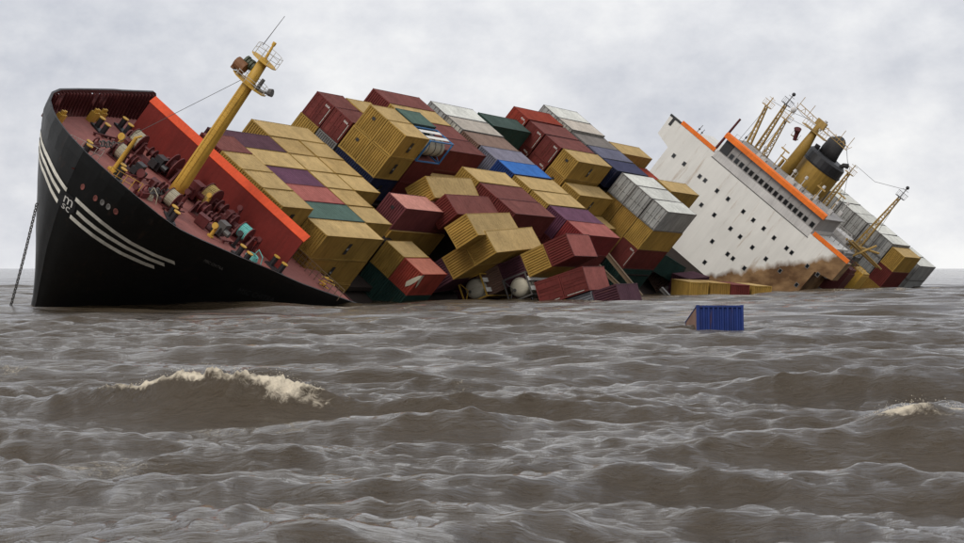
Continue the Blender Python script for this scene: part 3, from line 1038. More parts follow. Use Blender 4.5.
# ------------------------------------------------------------------ superstructure
SA = 134.0
mb = MB()
poly = [(-9.1, -16), (-9.3, 3.4), (-11.7, 4.0), (-11.85, 7.0), (20.5, 7.0), (20.4, 4.0), (17.8, 3.4), (17.6, -16)]
mb.prism(poly, -SA, -SA - 3.2)
mb.box(-SA - 3.2, -SA - 13, -8.6, 17.0, -16, 6.9)
sup = mb.build('superstructure', WHT, ship)
mb = MB()
mb.box(-SA - .3, -SA - 12.5, -3.5, 14.0, 7.0, 7.55)
mb.box(-SA + .012, -SA - .3, -3.5, 14.0, 6.42, 7.55)
mb.build('bridge_apron', LGREY, sup)
mb = MB()
mb.box(-SA + .03, -SA - .1, -3.6, 14.1, 6.30, 6.42)
mb.build('apron_ledge', STEEL, sup)
mb = MB()
mb.box(-SA - .35, -SA - 12, -3.4, 13.9, 7.55, 9.55)
mb.build('bridge_house', GREYP, sup)
mb = MB()
mb.rings([[(-SA + .42, y, 9.6), (-SA + .42, y, 10.25), (-SA - .15, y, 10.45), (-SA - .15, y, 9.6)] for y in (-3.85, 14.3)])
mb.build('roof_edge', ORNB, sup)
mb = MB()
mb.box(-SA - .16, -SA - 12.4, -3.75, 14.2, 9.57, 9.72)
mb.build('bridge_roof', GREYP, sup)
mb = MB()
mb.box(-SA + .05, -SA - .35, -9.9, -3.8, 7.05, 7.62)
mb.build('wing_band', ORNB, sup)
mb = MB()
mb.box(-SA + .05, -SA - .35, 14.35, 20.55, 7.05, 7.62)
mb.build('wing_band', ORNB, sup)
mb = MB()
mb.box(-SA + .06, -SA - .3, -11.9, -9.95, 7.0, 7.3)
mb.box(-SA + .06, -SA - .1, -11.3, -10.9, 5.9, 7.0)
mb.build('wing_end', BLKP, sup)


def window(t, n, w, h, a=SA, parent=None):
    mb = MB()
    x = -a
    f_ = .06
    mb.box(x - .02, x + .035, t - w / 2 - f_, t - w / 2, n - h / 2 - f_, n + h / 2 + f_, 0)
    mb.box(x - .02, x + .035, t + w / 2, t + w / 2 + f_, n - h / 2 - f_, n + h / 2 + f_, 0)
    mb.box(x - .02, x + .035, t - w / 2, t + w / 2, n - h / 2 - f_, n - h / 2, 0)
    mb.box(x - .02, x + .035, t - w / 2, t + w / 2, n + h / 2, n + h / 2 + f_, 0)
    mb.face([(x + .008, t - w / 2, n - h / 2), (x + .008, t + w / 2, n - h / 2), (x + .008, t + w / 2, n + h / 2), (x + .008, t - w / 2, n + h / 2)], 1)
    return mb.build('window', [FRAMEW, GLASS], parent)


for (t, n) in [(-7.87, 3.04), (-5.98, 3.11), (-3.13, 3.18), (-2.17, 3.24), (0.07, 3.21), (2.01, 3.33), (-0.42, 0.3), (4.8, 3.37), (6.65, 3.36), (8.53, 3.4), (10.46, 3.34),
               (4.9, 0.42), (6.67, 0.43), (4.01, -2.58), (8.94, 0.4), (6.83, -2.53), (7.8, -2.52), (11.42, 0.4), (5.03, -5.48), (12.73, 3.37), (13.66, 3.36), (16.52, 3.33),
               (18.36, 3.38), (17.0, 0.42), (1.9, .4), (9.9, -2.52), (14.0, .42)]:
    window(t, n, .40, .50, parent=sup)
for t in (-1.39, -.45, .43, 1.34, 2.22, 3.15, 4.05, 4.98, 5.76, 6.69, 7.6, 8.53, 9.41, 10.29, 11.19, 12.11, 13.35):
    window(t, 8.05, .58, .70, a=SA + .35, parent=sup)
mb = MB()
mb.box(-SA - .34, -SA - .20, -3.3, -2.0, 7.7, 9.4)
mb.build('side_door', BLKP, sup)
# grey panel seams above the windows
for t in np.arange(-2.6, 13.8, 1.85):
    mb = MB()
    mb.box(-SA - .36, -SA - .29, t - .04, t + .04, 8.55, 9.5)
    mb.build('panel_rib', GREYP, sup)
# bridge top clutter
mb = MB()
mb.tube([P(SA + 1.5, -4.2, 7.4), P(SA + 1.5, -4.05, 12.7)], [.2, .16], 8)
mb.build('signal_pole', BULW, sup)
for (t, h) in ((-2.2, 2.6), (-8.2, 1.5), (-7.6, 1.2), (3.8, 1.3), (8.8, 1.6), (11.5, 1.8)):
    mb = MB()
    n0 = 9.7 if t > -3.5 else 7.0
    mb.tube([P(SA + 3, t, n0), P(SA + 3, t + .1, n0 + h)], .045, 5)
    mb.tube([P(SA + 3, t + .05, n0 + h * .45), P(SA + 3, t + .05, n0 + h * .6)], .14, 6)
    mb.build('aerial', STEEL, sup)
mb = MB()
p0 = None
for q in range(24):
    p = P(SA + 2.4, -3.3 + q * .75, 9.7)
    mb.bar(p, p + Vector((0, 0, 1.0)), .03)
    if p0 is not None:
        for z in (.5, 1.0): mb.bar(p0 + Vector((0, 0, z)), p + Vector((0, 0, z)), .025)
    p0 = p
mb.build('roof_railing', GALV, sup)
for (t, n, s) in ((6.4, 9.7, .6), (9.6, 9.7, .5), (1.4, 9.7, .45)):
    mb = MB()
    mb.box(-SA - 4, -SA - 4 - s * 2, t - s, t + s, n, n + s * 1.3)
    mb.box(-SA - 4.2, -SA - 4.4, t - s * .3, t + s * .3, n + s * 1.3, n + s * 1.8)
    mb.build('roof_box', LGREY, sup)


def lattice(name, p0, p1, w0, w1, nseg, mat, r=.095, legs=4, parent=ship):
    mb = MB()
    p0, p1 = Vector(p0), Vector(p1)
    ax = (p1 - p0).normalized()
    u = ax.cross(Vector((0, 1, 0)))
    u = u.normalized()
    w = ax.cross(u).normalized()
    an = [2 * math.pi * (k + .5) / legs for k in range(legs)]

    def pt(k, f):
        rad = (w0 + (w1 - w0) * f)
        return p0 + (p1 - p0) * f + (u * math.cos(an[k]) + w * math.sin(an[k])) * rad
    for k in range(legs):
        mb.bar(pt(k, 0), pt(k, 1), r)
        for s in range(nseg):
            f0, f1 = s / nseg, (s + 1) / nseg
            k2 = (k + 1) % legs
            mb.bar(pt(k, f0), pt(k2, f0), r * .6)
            mb.bar(pt(k if s % 2 else k2, f0), pt(k2 if s % 2 else k, f1), r * .55)
    return mb.build(name, mat, parent)


LATY = paint('lattice yellow', (.36, .23, .07), rough=.6, rust=.18, per_obj=.1)


def mast_head(o, p, kind):
    p = Vector(p)
    mb = MB()
    mb.box(p.x - .5, p.x + .5, p.y - .7, p.y + .7, p.z - .05, p.z + .03)
    for q in range(8):
        c = (p.x + .5 * (1 if q % 2 else -1), p.y - .7 + 1.4 * (q // 2) / 3, p.z)
        mb.bar(c, (c[0], c[1], c[2] + .7), .025)
    mb.bar((p.x, p.y, p.z), (p.x, p.y, p.z + 1.5), .08)
    mb.bar((p.x, p.y - .9, p.z + .8), (p.x, p.y + .9, p.z + .8), .05)
    mb.bar((p.x, p.y - .5, p.z + 1.3), (p.x, p.y + .5, p.z + 1.3), .04)
    mb.build('mast_head', STEEL if kind == 'dark' else LATY, o)
    if kind in ('dark', 'dome'):
        mb = MB()
        c = Vector((p.x, p.y, p.z + 1.75))
        R_ = .42 if kind == 'dome' else .28
        rs = []
        for i in range(9):
            th = math.pi * i / 8
            rs.append([c + Vector((math.cos(2 * math.pi * j / 12) * math.sin(th) * R_, math.sin(2 * math.pi * j / 12) * math.sin(th) * R_, -math.cos(th) * R_ - 0.0)) if 0 < i < 8 else c + Vector((0.001 * math.cos(j), 0.001 * math.sin(j), -math.cos(th) * R_)) for j in range(12)])
        mb.rings(rs, cap=False)
        mb.build('radar_dome', LGREY if kind == 'dome' else BLKP, o, smooth=True)


MA = 145.0
m1 = lattice('signal_mast', P(MA, -2.7, 7.0), P(MA, -4.7, 15.4), .55, .22, 9, LATY)
mast_head(m1, P(MA, -4.7, 15.4), 'plain')
m2 = lattice('signal_mast', P(MA + 1, -1.9, 7.0), P(MA + 1, -2.9, 17.2), .6, .2, 11, LATY)
mast_head(m2, P(MA + 1, -2.9, 17.2), 'dark')
m3 = lattice('signal_mast', P(MA, -.1, 7.0), P(MA, -1.3, 15.6), .65, .2, 9, LATY, legs=3)
mast_head(m3, P(MA, -1.3, 15.6), 'dome')
m4 = lattice('signal_mast', P(160, 7.6, 2.0), P(160, 7.4, 13.9), .75, .22, 12, LATY)
mast_head(m4, P(160, 7.4, 13.9), 'plain')
m5 = lattice('signal_mast', P(167, 13.6, 2.0), P(167, 14.1, 15.2), .85, .22, 13, LATY)
mast_head(m5, P(167, 14.1, 15.2), 'dark')

# funnel
FA = 151.0
mb = MB()
fc = (-FA, 5.6)


def ell(z, k=1.0, dx=0.0, dy=0.0, ry=3.05, rx=3.6):
    return [(fc[0] + dx + rx * k * math.cos(2 * math.pi * j / 28), fc[1] + dy + ry * k * math.sin(2 * math.pi * j / 28), z) for j in range(28)]


mb.rings([ell(1.0), ell(12.95)])
fun = mb.build('funnel', FUNY, ship, smooth=False)
mb = MB()
mb.rings([ell(12.9, 1.02), ell(13.15, 1.04), ell(13.15, 1.0), ell(14.4, .98), ell(14.75, .86)])
mb.build('funnel_top', BLKP, fun)
mb = MB()
mb.tube([P(FA, 5.4, 14.3), P(FA, 5.2, 15.6), P(FA + .3, 5.1, 16.7), P(FA + 1.4, 5.2, 17.2)], [1.5, 1.45, 1.35, 1.0], 16)
mb.tube([P(FA, 7.7, 14.3), P(FA, 8.0, 15.2), P(FA, 8.6, 15.5)], [.35, .35, .4], 10)
mb.tube([P(FA - 1, 3.6, 14.3), P(FA - 1, 3.5, 15.3)], .4, 10)
mb.build('exhaust_cowl', paint('soot black', (.03, .028, .028), rough=.6, rust=.05, rustcol=(.08, .07, .06)), fun, smooth=True)
mb = MB()
for q in range(12):
    an = math.radians(200 + q * 13)
    p = Vector((fc[0] + 4.2 * math.cos(an), fc[1] + 3.9 * math.sin(an), 9.6))
    mb.bar(p, p + Vector((0, 0, 1.1)), .035)
    if q:
        for z in (.55, 1.1): mb.bar(p0 + Vector((0, 0, z)), p + Vector((0, 0, z)), .03)
    p0 = p
mb.build('funnel_railing', GALV, fun)
# rigging wires and small gear over the bridge
mb = MB()
for (p, q) in ((P(145, -4.7, 16.4), P(147, 1.0, 17.6)), (P(146, -2.9, 18.0), P(147, 2.5, 17.4)), (P(145, -1.3, 16.0), P(147, 6.0, 18.0)), (P(145, -4.6, 15.0), P(138, -3.0, 10.0)),
               (P(147, 7.6, 17.8), P(160, 7.4, 14.2)), (P(147, -1.4, 17.8), P(136, 0.5, 10.0)), (P(160, 7.4, 13.6), P(150, 13.5, 8.0)), (P(167, 14.1, 15.0), P(158, 17.0, 6.5))):
    mb.tube([p, (p + q) / 2 - Vector((0, 0, .25)), q], .035, 4)
mb.build('rigging_wire', STEEL, ship)
for (a, t, h, k_) in ((139, .4, 1.6, 0), (140, 3.2, 2.2, 1), (141, 7.2, 1.8, 0), (139, 10.2, 2.4, 1), (142, 12.6, 1.7, 0), (143, 1.9, 2.8, 1), (141, 5.3, 1.5, 0), (144, 9.3, 2.0, 0), (146, 11.6, 2.6, 1), (148, 12.6, 1.9, 0)):
    mb = MB()
    mb.tube([P(a, t, 9.7), P(a, t, 9.7 + h)], .07, 6)
    if k_:
        mb.box(-a - .1, -a + .1, t - .7, t + .7, 9.6 + h, 9.8 + h)
        mb.bar(P(a, t - .5, 9.7 + h), P(a, t - .5, 10.4 + h), .04)
    else:
        mb.tube([P(a, t, 9.7 + h), P(a, t, 10.1 + h)], [.26, .2], 8)
        mb.box(-a - .35, -a + .35, t - .3, t + .3, 9.7, 10.35)
    mb.build('bridge_top_gear', LATY if k_ else LGREY, ship)
# main mast beside the funnel
mb = MB()
mb.tube([P(147, 2.9, 7.0), P(147, 2.75, 14.5), P(147, 2.5, 17.6)], [.95, .75, .4], 12)
mm_ = mb.build('main_mast', FUNY, ship, smooth=True)
mb = MB()
for z in (0, .75):
    mb.bar(P(147, -1.6, 17.7 + z), P(147, 7.8, 17.5 + z * .6), .07)
for q in range(14):
    t = -1.6 + 9.4 * q / 13
    mb.bar(P(147, t, 17.7), P(147, t + .35 * (1 if q % 2 else -1), 18.35), .045)
for t in (-1.6, .3, 6.0, 7.6):
    mb.bar(P(147, t, 17.6), P(147, t, 19.6), .05)
mb.build('yard_arm', LATY, mm_)
mb = MB()
mb.box(-147 - 1, -147 + 1, .6, 4.6, 16.6, 16.72)
mb.box(-147 - .3, -147 + .3, 1.8, 3.4, 17.6, 18.6)
for q in range(10):
    mb.bar((-146, .6 + q * .44, 16.7), (-146, .6 + q * .44, 17.6), .03)
mb.bar((-146, .6, 17.6), (-146, 4.6, 17.6), .03)
mb.box(-147.3, -146.7, .2, 1.4, 14.2, 14.3)
for q in range(4): mb.bar((-146.8, .2 + q * .4, 14.3), (-146.8, .2 + q * .4, 15.1), .03)
mb.build('crow_nest', LATY, mm_)
mb = MB()
mb.tube([P(146.4, 1.2, 14.0), P(146.2, .9, 15.0), P(145.8, .7, 15.6)], [.28, .32, .55], 12)
mb.build('ventilator_cowl', BULW, mm_)
mb = MB()
mb.tube([P(147, 3.0, 17.2), P(147, 3.0, 18.9)], .25, 10)
mb.build('radar_pedestal', LGREY, mm_)
mb = MB()
mb.tube([P(150, 1.8, 7.0), P(150, 1.8, 12.0)], .35, 8)
mb.tube([P(150, .9, 7.0), P(150, .9, 10.5)], .25, 8)
mb.build('exhaust_pipe', FUNY, ship)
# aft deckhouse clutter behind the low wing
for (a, t, n, sx, sy, sz, mt) in ((147, 16.0, 6.2, 3, 1.6, 1.4, GREYP), (150, 17.6, 4.2, 2, 1.4, 1.8, MACH), (152, 14.0, 7.2, 2, 1.5, 1.3, LGREY), (156, 18.6, 4.4, 2.4, 1.0, 1.0, MASTY), (154, 16.4, 5.6, 1.6, 1.2, 1.5, STEEL)):
    mb = MB()
    mb.box(-a - sx, -a + sx, t - sy, t + sy, n - 4, n)
    mb.box(-a - sx * .9, -a + sx * .9, t - sy * .9, t + sy * .9, n, n + sz * .35)
    for q in range(5):
        mb.bar((-a + sx, t - sy + q * sy * .5, n), (-a + sx, t - sy + q * sy * .5, n + sz), .05)
    mb.bar((-a + sx, t - sy, n + sz), (-a + sx, t + sy, n + sz), .05)
    mb.build('deckhouse', mt, ship)
mb = MB()
for (p, q) in ((P(150, 15.2, 7.6), P(158, 19.6, 6.2)), (P(150, 16.0, 7.9), P(158, 20.3, 6.4)), (P(151, 14.8, 6.8), P(156, 19.0, 8.2)), (P(152, 17, 6), P(153, 18.6, 9.2))):
    mb.tube([p, q], .16, 6)
mb.build('broken_derrick', LATY, ship)
mb = MB()
mb.tube([P(160, 7.4, 15.4), P(163, 10.5, 15.0), P(167, 14.1, 16.6)], .03, 4)
mb.build('aerial_wire', STEEL, ship)
#@@BOX
# ------------------------------------------------------------------ containers
CW = 2.40
PANEL = {}


def corr(mb, u0, u1, v0, v1, depth, period, fn, mi=0):
    """trapezoid corrugation along u, extruded along v; fn(u, v, d) -> point"""
    n = max(2, int(round((u1 - u0) / period)))
    p = (u1 - u0) / n
    prof = []
    for k in range(n):
        b = u0 + k * p
        prof += [(b, 0), (b + p * .30, 0), (b + p * .50, -depth), (b + p * .80, -depth)]
    prof.append((u1, 0))
    mb.rings([[fn(u, v0, d) for u, d in prof], [fn(u, v1, d) for u, d in prof]], cap=False, closed=False, mi=mi)


def container_meshes(L, H):
    key = (L, H)
    if key in PANEL: return PANEL[key]
    x, y = L / 2, CW / 2
    D = {}
    mb = MB()
    for sx in (-1, 1):
        for sy in (-1, 1):
            mb.box(sx * (x - .13), sx * x, sy * (y - .11), sy * y, .118, H - .118)
            for z in (0, H - .118):
                mb.box(sx * (x - .178), sx * (x + .006), sy * (y - .162), sy * (y + .006), z - (0 if z == 0 else 0), z + .118 + (.006 if z else 0))
        mb.box(sx * (x - .10), sx * (x - .004), -(y - .162), y - .162, .02, .16)
        mb.box(sx * (x - .10), sx * (x - .004), -(y - .162), y - .162, H - .115, H - .012)
    for sy in (-1, 1):
        mb.box(-(x - .178), x - .178, sy * (y - .07), sy * (y - .004), .02, .15)
        mb.box(-(x - .178), x - .178, sy * (y - .06), sy * (y - .004), H - .075, H - .010)
    D['frame'] = mb.mesh('frame')
    for nm, sy in (('side_port', 1), ('side_starboard', -1)):
        mb = MB()
        corr(mb, -(x - .13), x - .13, .15, H - .075, .05, .28, lambda u, v, d: (u, sy * (y - .016 + d), v))
        D[nm] = mb.mesh('side_panel')
    mb = MB()
    corr(mb, -(x - .1), x - .1, -(y - .06), y - .06, .02, .55, lambda u, v, d: (u, v, H - .02 + d))
    D['roof'] = mb.mesh('roof')
    for nm, sx in (('front', 1), ('rear', -1)):
        mb = MB()
        corr(mb, -(y - .11), y - .11, .16, H - .115, .085, .245, lambda u, v, d: (sx * (x - .014 + d), u, v))
        D[nm] = mb.mesh('end_panel')
    mb = MB()
    mb.box(-(x - .1), x - .1, -(y - .07), y - .07, .03, .12)
    D['floor'] = mb.mesh('floor')
    for nm, s in (('door_l', 1), ('door_r', -1)):
        mb = MB()
        y0, y1 = s * .012, s * (y - .115)
        mb.box(x - .06, x - .03, y0, y1, .17, H - .12)
        for k in range(4):
            z0 = .25 + (H - .5) / 4 * k
            mb.box(x - .032, x - .016, y0 + s * .09, y1 - s * .09, z0, z0 + (H - .5) / 4 - .12)
        D[nm] = mb.mesh('door')
    mb = MB()
    mb.tube([(x - .002, 0, .12), (x - .002, 0, H - .08)], .022, 6)
    for z in (.2, H * .42, H * .62, H - .2): mb.box(x - .018, x + .012, -.06, .06, z - .03, z + .03)
    mb.box(x + .0, x + .03, -.03, .32, H * .42, H * .42 + .05)
    D['rod'] = mb.mesh('lock_rod')
    mb = MB()
    lw, lh = .62, 1.15
    mb.box(-lw / 2, lw / 2, y - .004, y + .012, H / 2 - lh / 2, H / 2 + lh / 2)
    D['logo'] = mb.mesh('logo_plate')
    mb = MB()
    mb.box(x - .004, x + .02, y - .21, y - .15, .3, H - .5)
    D['end_stripe'] = mb.mesh('end_stripe')
    mb = MB()
    mb.box(x - .004, x + .008, -.17, .17, H * .62, H * .74)
    D['end_mark'] = mb.mesh('end_mark')
    PANEL[key] = D
    return D


_lt = text_mesh('msc', .42)
_lt.materials.clear()
for v in _lt.vertices:
    v.co = Vector((-(v.co.x - .36) * .72, CW / 2 + .016, 1.295 + v.co.y))


_et = text_mesh('tex', .42)
_et.materials.clear()
for v in _et.vertices:
    v.co = Vector((0, v.co.x, v.co.y))


def place(name, me, mat, parent, local=None):
    if len(me.materials) == 0: me.materials.append(mat)
    o = bpy.data.objects.new(name, me)
    col.objects.link(o)
    o.parent = parent
    o.material_slots[0].link = 'OBJECT'
    o.material_slots[0].material = mat
    if local is not None: o.matrix_local = local
    return o


BLK_LOGO = plain('logo black', (.012, .012, .014), .5)
LABELS = {}


def container(M, L, H, colour, label, group, front='rib', logo=False, wall=None, lettering=True, rear=True, mark=False):
    """M: world matrix of the base centre, x towards the bow end, z up"""
    o = empty('shipping_container', M)
    tag(o, label, 'container', group)
    LABELS[label] = LABELS.get(label, 0) + 1
    D = container_meshes(L, H)
    wm = MATS['wall ' + (wall or colour)]
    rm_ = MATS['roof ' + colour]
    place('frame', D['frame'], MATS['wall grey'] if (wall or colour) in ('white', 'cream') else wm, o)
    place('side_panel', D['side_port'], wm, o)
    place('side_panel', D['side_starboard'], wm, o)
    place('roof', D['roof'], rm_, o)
    place('floor', D['floor'], STEEL, o)
    place('end_panel', D['rear'], wm, o)
    if front == 'rib':
        place('end_panel', D['front'], wm, o)
        if mark: place('end_mark', D['end_mark'], BLK_LOGO, o)
    else:
        for nm, s in (('door_l', 1), ('door_r', -1)):
            d = place('door', D[nm], wm, o)
            for yy in (.30, .92):
                place('lock_rod', D['rod'], STEEL if front == 'door' else wm, d, Matrix.Translation((0, s * yy * .98, 0)))
        if front == 'seam':
            place('end_stripe', D['end_stripe'], GALV, o)
            if lettering: place('end_lettering', _et, LETTER, o, Matrix.Translation((L / 2 + .025, .35, H - .42)))
    if logo:
        lg = place('logo_plate', D['logo'], BLK_LOGO, o)
        place('logo_lettering', _lt, LETTER, lg)
    return o


DD = Matrix(((-1, 0, 0), (0, 1, 0), (0, 0, 1)))


def rot_atn(phi, yaw, pitch):
    """rotation given in (a, t, n) axes, returned for local (-a, t, n) axes"""
    def rm(ax, an):
        C, S = math.cos(math.radians(an)), math.sin(math.radians(an))
        M_ = Matrix.Identity(3)
        i, j = [(1, 2), (2, 0), (0, 1)][ax]
        M_[i][i] = C; M_[j][j] = C; M_[i][j] = -S; M_[j][i] = S
        return M_
    return DD @ (rm(0, phi) @ rm(2, yaw) @ rm(1, pitch)) @ DD


def ship_box(a, t, ntop, L, H, dt=0.0, dn=0.0, rot=None, jit=True):
    """front-top-high-side corner (a, t, ntop); dt, dn = extra offsets in the turned frame (row, tier)"""
    R3 = rot if rot is not None else Matrix.Identity(3)
    # local centre of the base relative to that corner, in (-a, t, n)
    c = R3 @ Vector((-L / 2, dt + CW / 2, dn - H))
    pos = P(a, t, ntop) + c
    Rj = Matrix.Identity(3)
    if jit:
        Rj = Matrix.Rotation(math.radians(random.gauss(0, .25)), 3, 'Z') @ Matrix.Rotation(math.radians(random.gauss(0, .2)), 3, 'X')
        pos += Vector((random.gauss(0, .05), random.gauss(0, .012), random.gauss(0, .012)))
    return SHIP @ (Matrix.Translation(pos) @ (R3 @ Rj).to_4x4())


ORD = ['first', 'second', 'third', 'fourth', 'fifth', 'sixth', 'seventh', 'eighth', 'ninth', 'tenth']
STK = {1: 'the short front stack behind the breakwater', 2: 'the second stack from the bow', 3: 'the third stack from the bow', 4: 'the fourth stack from the bow'}
H86, HC, L20, L40 = 2.591, 2.896, 6.058, 12.192
AN = {'yellow': 'yellow', 'ochre': 'ochre yellow', 'plum': 'dark plum', 'cream': 'dusty cream'}


def stack(phrase, a, rows, L=L40, group='containers stacked on the deck', H=H86):
    """rows: (t, ntop, [tier colours from the top], options)"""
    for i, (t, ntop, tiers, opt) in enumerate(rows):
        n = ntop
        for k, c in enumerate(tiers):
            h = opt.get('H', H)
            if c:
                if opt.get('say') and k < len(opt['say']) and opt['say'][k]:
                    lab = opt['say'][k]
                else:
                    tier = '' if k == 0 else (' one tier down,' if k == 1 else ' two tiers down,' if k == 2 else ' three tiers down,')
                    lab = '%s container,%s %s from the high side in %s' % (AN.get(c, c), tier, ORD[i + opt.get('ord', 0)], phrase)
                container(ship_box(a + opt.get('da', 0), t, n, opt.get('L', L), h), opt.get('L', L), h, c, lab, group,
                          front=opt.get('front', 'rib') if not isinstance(opt.get('front'), list) else opt['front'][k],
                          logo=opt.get('logo', False), wall=opt.get('wall'), mark=opt.get('mark', False))
            n -= h + .012


Y = 'yellow'
O_ = {}
LG = {'logo': True}
# front bay behind the breakwater (20 ft)
stack('the short front stack', -18.5, [
    (.06, .96, ['maroon'], {}), (2.56, .96, [Y], {}), (5.06, .96, [Y], {}), (7.56, .96, [Y], {'logo': True})], L=L20)
# second bay (40 ft)
stack('the second stack', -12.24, [
    (-2.5, 0, ['plum'], {}), (0, 0, [Y], {}), (2.5, 0, ['purple'], {}), (5.0, 0, ['pink'], {}), (7.5, 0, ['green'], {}),
    (10.0, 0, [Y, 'ochre', 'ochre'], {'logo': True, 'say': [None, None, 'ochre yellow container half sunk at the foot of the second stack']})])
# third bay: two 20 ft rows
stack('the third stack', .2, [
    (-5.0, 0, [Y], {'L': L40}), (-2.5, 0, ['ochre'], {}), (0, 0, [Y], {}), (2.5, 0, [Y], {}), (5.0, 0, ['ochre'], {}), (7.5, 0, [Y], {})], L=L20)
stack('the third stack aft half', 6.45, [
    (-2.5, 0, [Y], {}), (0, 0, ['ochre'], {}), (2.5, 0, [Y], {})], L=L20)
# bay 2 tall block (two 20 ft halves)
stack('the fourth stack', 15.3, [
    (-7.65, 2.7, ['maroon', Y], {'front': ['seam', 'rib']}), (-5.1, 2.7, ['maroon', 'grey'], {'front': ['seam', 'rib']}),
    (-2.46, 5.18, [Y, Y, 'navy'], {'mark': True}), (0.02, 5.18, [Y, Y, 'navy'], {'logo': True})], L=L20)
stack('the fourth stack aft half', 21.6, [
    (-7.3, 2.75, [Y], {}), (-4.9, 2.7, ['purple'], {}), (-2.46, 5.3, ['green', 'maroon'], {}), (0.1, 2.55, ['maroon', 'maroon'], {'ord': 0})], L=L20)
# bay 3
stack('the fifth stack', 28.7, [
    (-8.4, 3.8, ['maroon'], {}), (-5.9, 3.8, [Y], {}), (-3.4, 3.8, ['maroon'], {}), (-.9, 3.8, ['maroon', 'maroon', 'navy'], {}),
    (1.6, 1.0, ['ochre'], {}), (4.25, 3.75, [Y, 'maroon'], {}), (6.75, 3.75, ['maroon', 'maroon'], {}), (9.25, 3.75, ['maroon', 'maroon', 'plum'], {})])
# bay 4
stack('the sixth stack', 43.0, [
    (-7.9, 3.95, ['white'], {'front': 'door'}), (-5.4, 3.95, ['cream'], {'front': 'door'}), (-2.9, 3.85, ['brown'], {}), (-.4, 3.9, ['bluish grey', Y], {}),
    (2.05, 3.95, ['blue', Y], {}), (4.6, 3.9, [Y, 'ochre'], {}), (7.15, 3.9, [Y, 'ochre'], {}), (9.7, 3.9, ['purple', 'maroon'], {}), (12.2, 3.9, ['pink', 'maroon', 'maroon', 'plum'], {})])
# bay 5, lower
stack('the seventh stack', 56.4, [
    (-7.5, 3.95, ['dark green', Y], {}), (-5.0, 1.4, [Y], {}), (-2.5, 1.4, ['plum'], {}), (0, 1.4, [Y], {}), (2.5, 1.4, ['plum'], {}), (5, .3, ['plum'], {})])
# bay 6
stack('the eighth stack', 68.6, [
    (-8.75, 4.95, ['red', 'red'], {'front': 'seam'}), (-6.15, 4.9, ['maroon', 'maroon'], {'front': 'seam'}), (-3.55, 4.9, ['maroon', 'maroon'], {'front': 'seam'}),
    (-.85, 5.0, [Y, 'ochre'], {'logo': True, 'mark': True}), (1.75, 2.15, [Y, 'ochre', 'ochre'], {'logo': True}), (4.3, -.3, ['ochre'], {})])
# bay 7
stack('the ninth stack', 81.4, [
    (-10.25, 5.25, ['white'], {'front': 'door'}), (-7.75, 5.25, ['cream'], {'front': 'door'}), (-5.25, 5.0, ['grey'], {}), (-2.75, 5.0, ['slate'], {}), (-.25, 5.0, ['navy'], {}),
    (2.75, 5.2, ['white', 'ochre'], {'front': ['door', 'rib'], 'H': HC}), (5.25, 5.2, ['white', 'ochre', 'ochre'], {'front': ['door', 'rib', 'rib'], 'H': HC}),
    (7.75, 5.2, ['white', Y, 'maroon', 'dark green'], {'front': ['door', 'rib', 'seam', 'rib'], 'H': HC})])
# bay 8
stack('the tenth stack', 95.6, [
    (-5.1, 4.75, [Y], {}), (-2.5, 3.3, ['red'], {}), (0, 3.3, ['maroon'], {}), (2.8, 5.1, [Y, 'ochre'], {})])
# stern bays
stack('the stern block', 170.0, [
    (2.3, 8.9, ['white', 'white'], {'front': 'door', 'H': HC}), (4.8, 8.9, ['white', 'white'], {'front': 'door', 'H': HC}), (7.3, 8.9, ['white', 'white'], {'front': 'door', 'H': HC}), (9.8, 8.9, ['white', 'white'], {'front': 'door', 'H': HC}),
    (12.3, 8.9, ['white', 'white'], {'front': 'door', 'H': HC}), (14.8, 8.9, ['white', 'white', 'navy'], {'front': ['door', 'door', 'rib'], 'H': HC}),
    (17.3, 8.55, [Y, 'maroon', 'ochre'], {'H': HC})])
stack('the last block', 185.0, [
    (14.9, 7.2, ['white', 'white'], {'front': 'door', 'H': HC}), (17.4, 7.2, ['white', 'white'], {'front': 'door', 'H': HC})])

# hatch covers under the bays (parts of the ship)
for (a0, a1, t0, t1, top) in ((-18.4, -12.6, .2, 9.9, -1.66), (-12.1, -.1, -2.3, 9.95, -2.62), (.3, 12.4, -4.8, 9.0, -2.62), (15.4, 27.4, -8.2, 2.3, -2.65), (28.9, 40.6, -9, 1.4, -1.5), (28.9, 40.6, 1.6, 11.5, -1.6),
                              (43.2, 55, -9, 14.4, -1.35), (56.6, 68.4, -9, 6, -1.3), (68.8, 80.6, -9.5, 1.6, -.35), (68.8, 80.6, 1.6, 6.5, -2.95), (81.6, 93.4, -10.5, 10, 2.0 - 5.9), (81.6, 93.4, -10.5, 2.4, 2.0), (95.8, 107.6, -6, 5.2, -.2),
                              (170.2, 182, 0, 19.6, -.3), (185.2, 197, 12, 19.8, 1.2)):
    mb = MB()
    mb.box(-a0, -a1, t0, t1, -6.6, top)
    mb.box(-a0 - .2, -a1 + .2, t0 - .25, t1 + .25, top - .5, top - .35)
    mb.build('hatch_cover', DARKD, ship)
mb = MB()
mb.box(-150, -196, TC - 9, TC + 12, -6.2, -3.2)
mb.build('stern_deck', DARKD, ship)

# ---- toppled containers on the low side: (a, t, n, phi, yaw, pitch)
G2 = 'toppled containers on the low side'


def toppled(a, t, n, phi, yaw, pitch, L, colour, label, dt=0, dn=0, da=0, **kw):
    R3 = rot_atn(phi, yaw, pitch)
    H = kw.pop('H', H86)
    M = ship_box(a, t, n, L, H, dt, dn, R3, jit=False)
    return container(M @ Matrix.Translation((-da, 0, 0)), L, H, colour, label, G2, lettering=False, **kw)


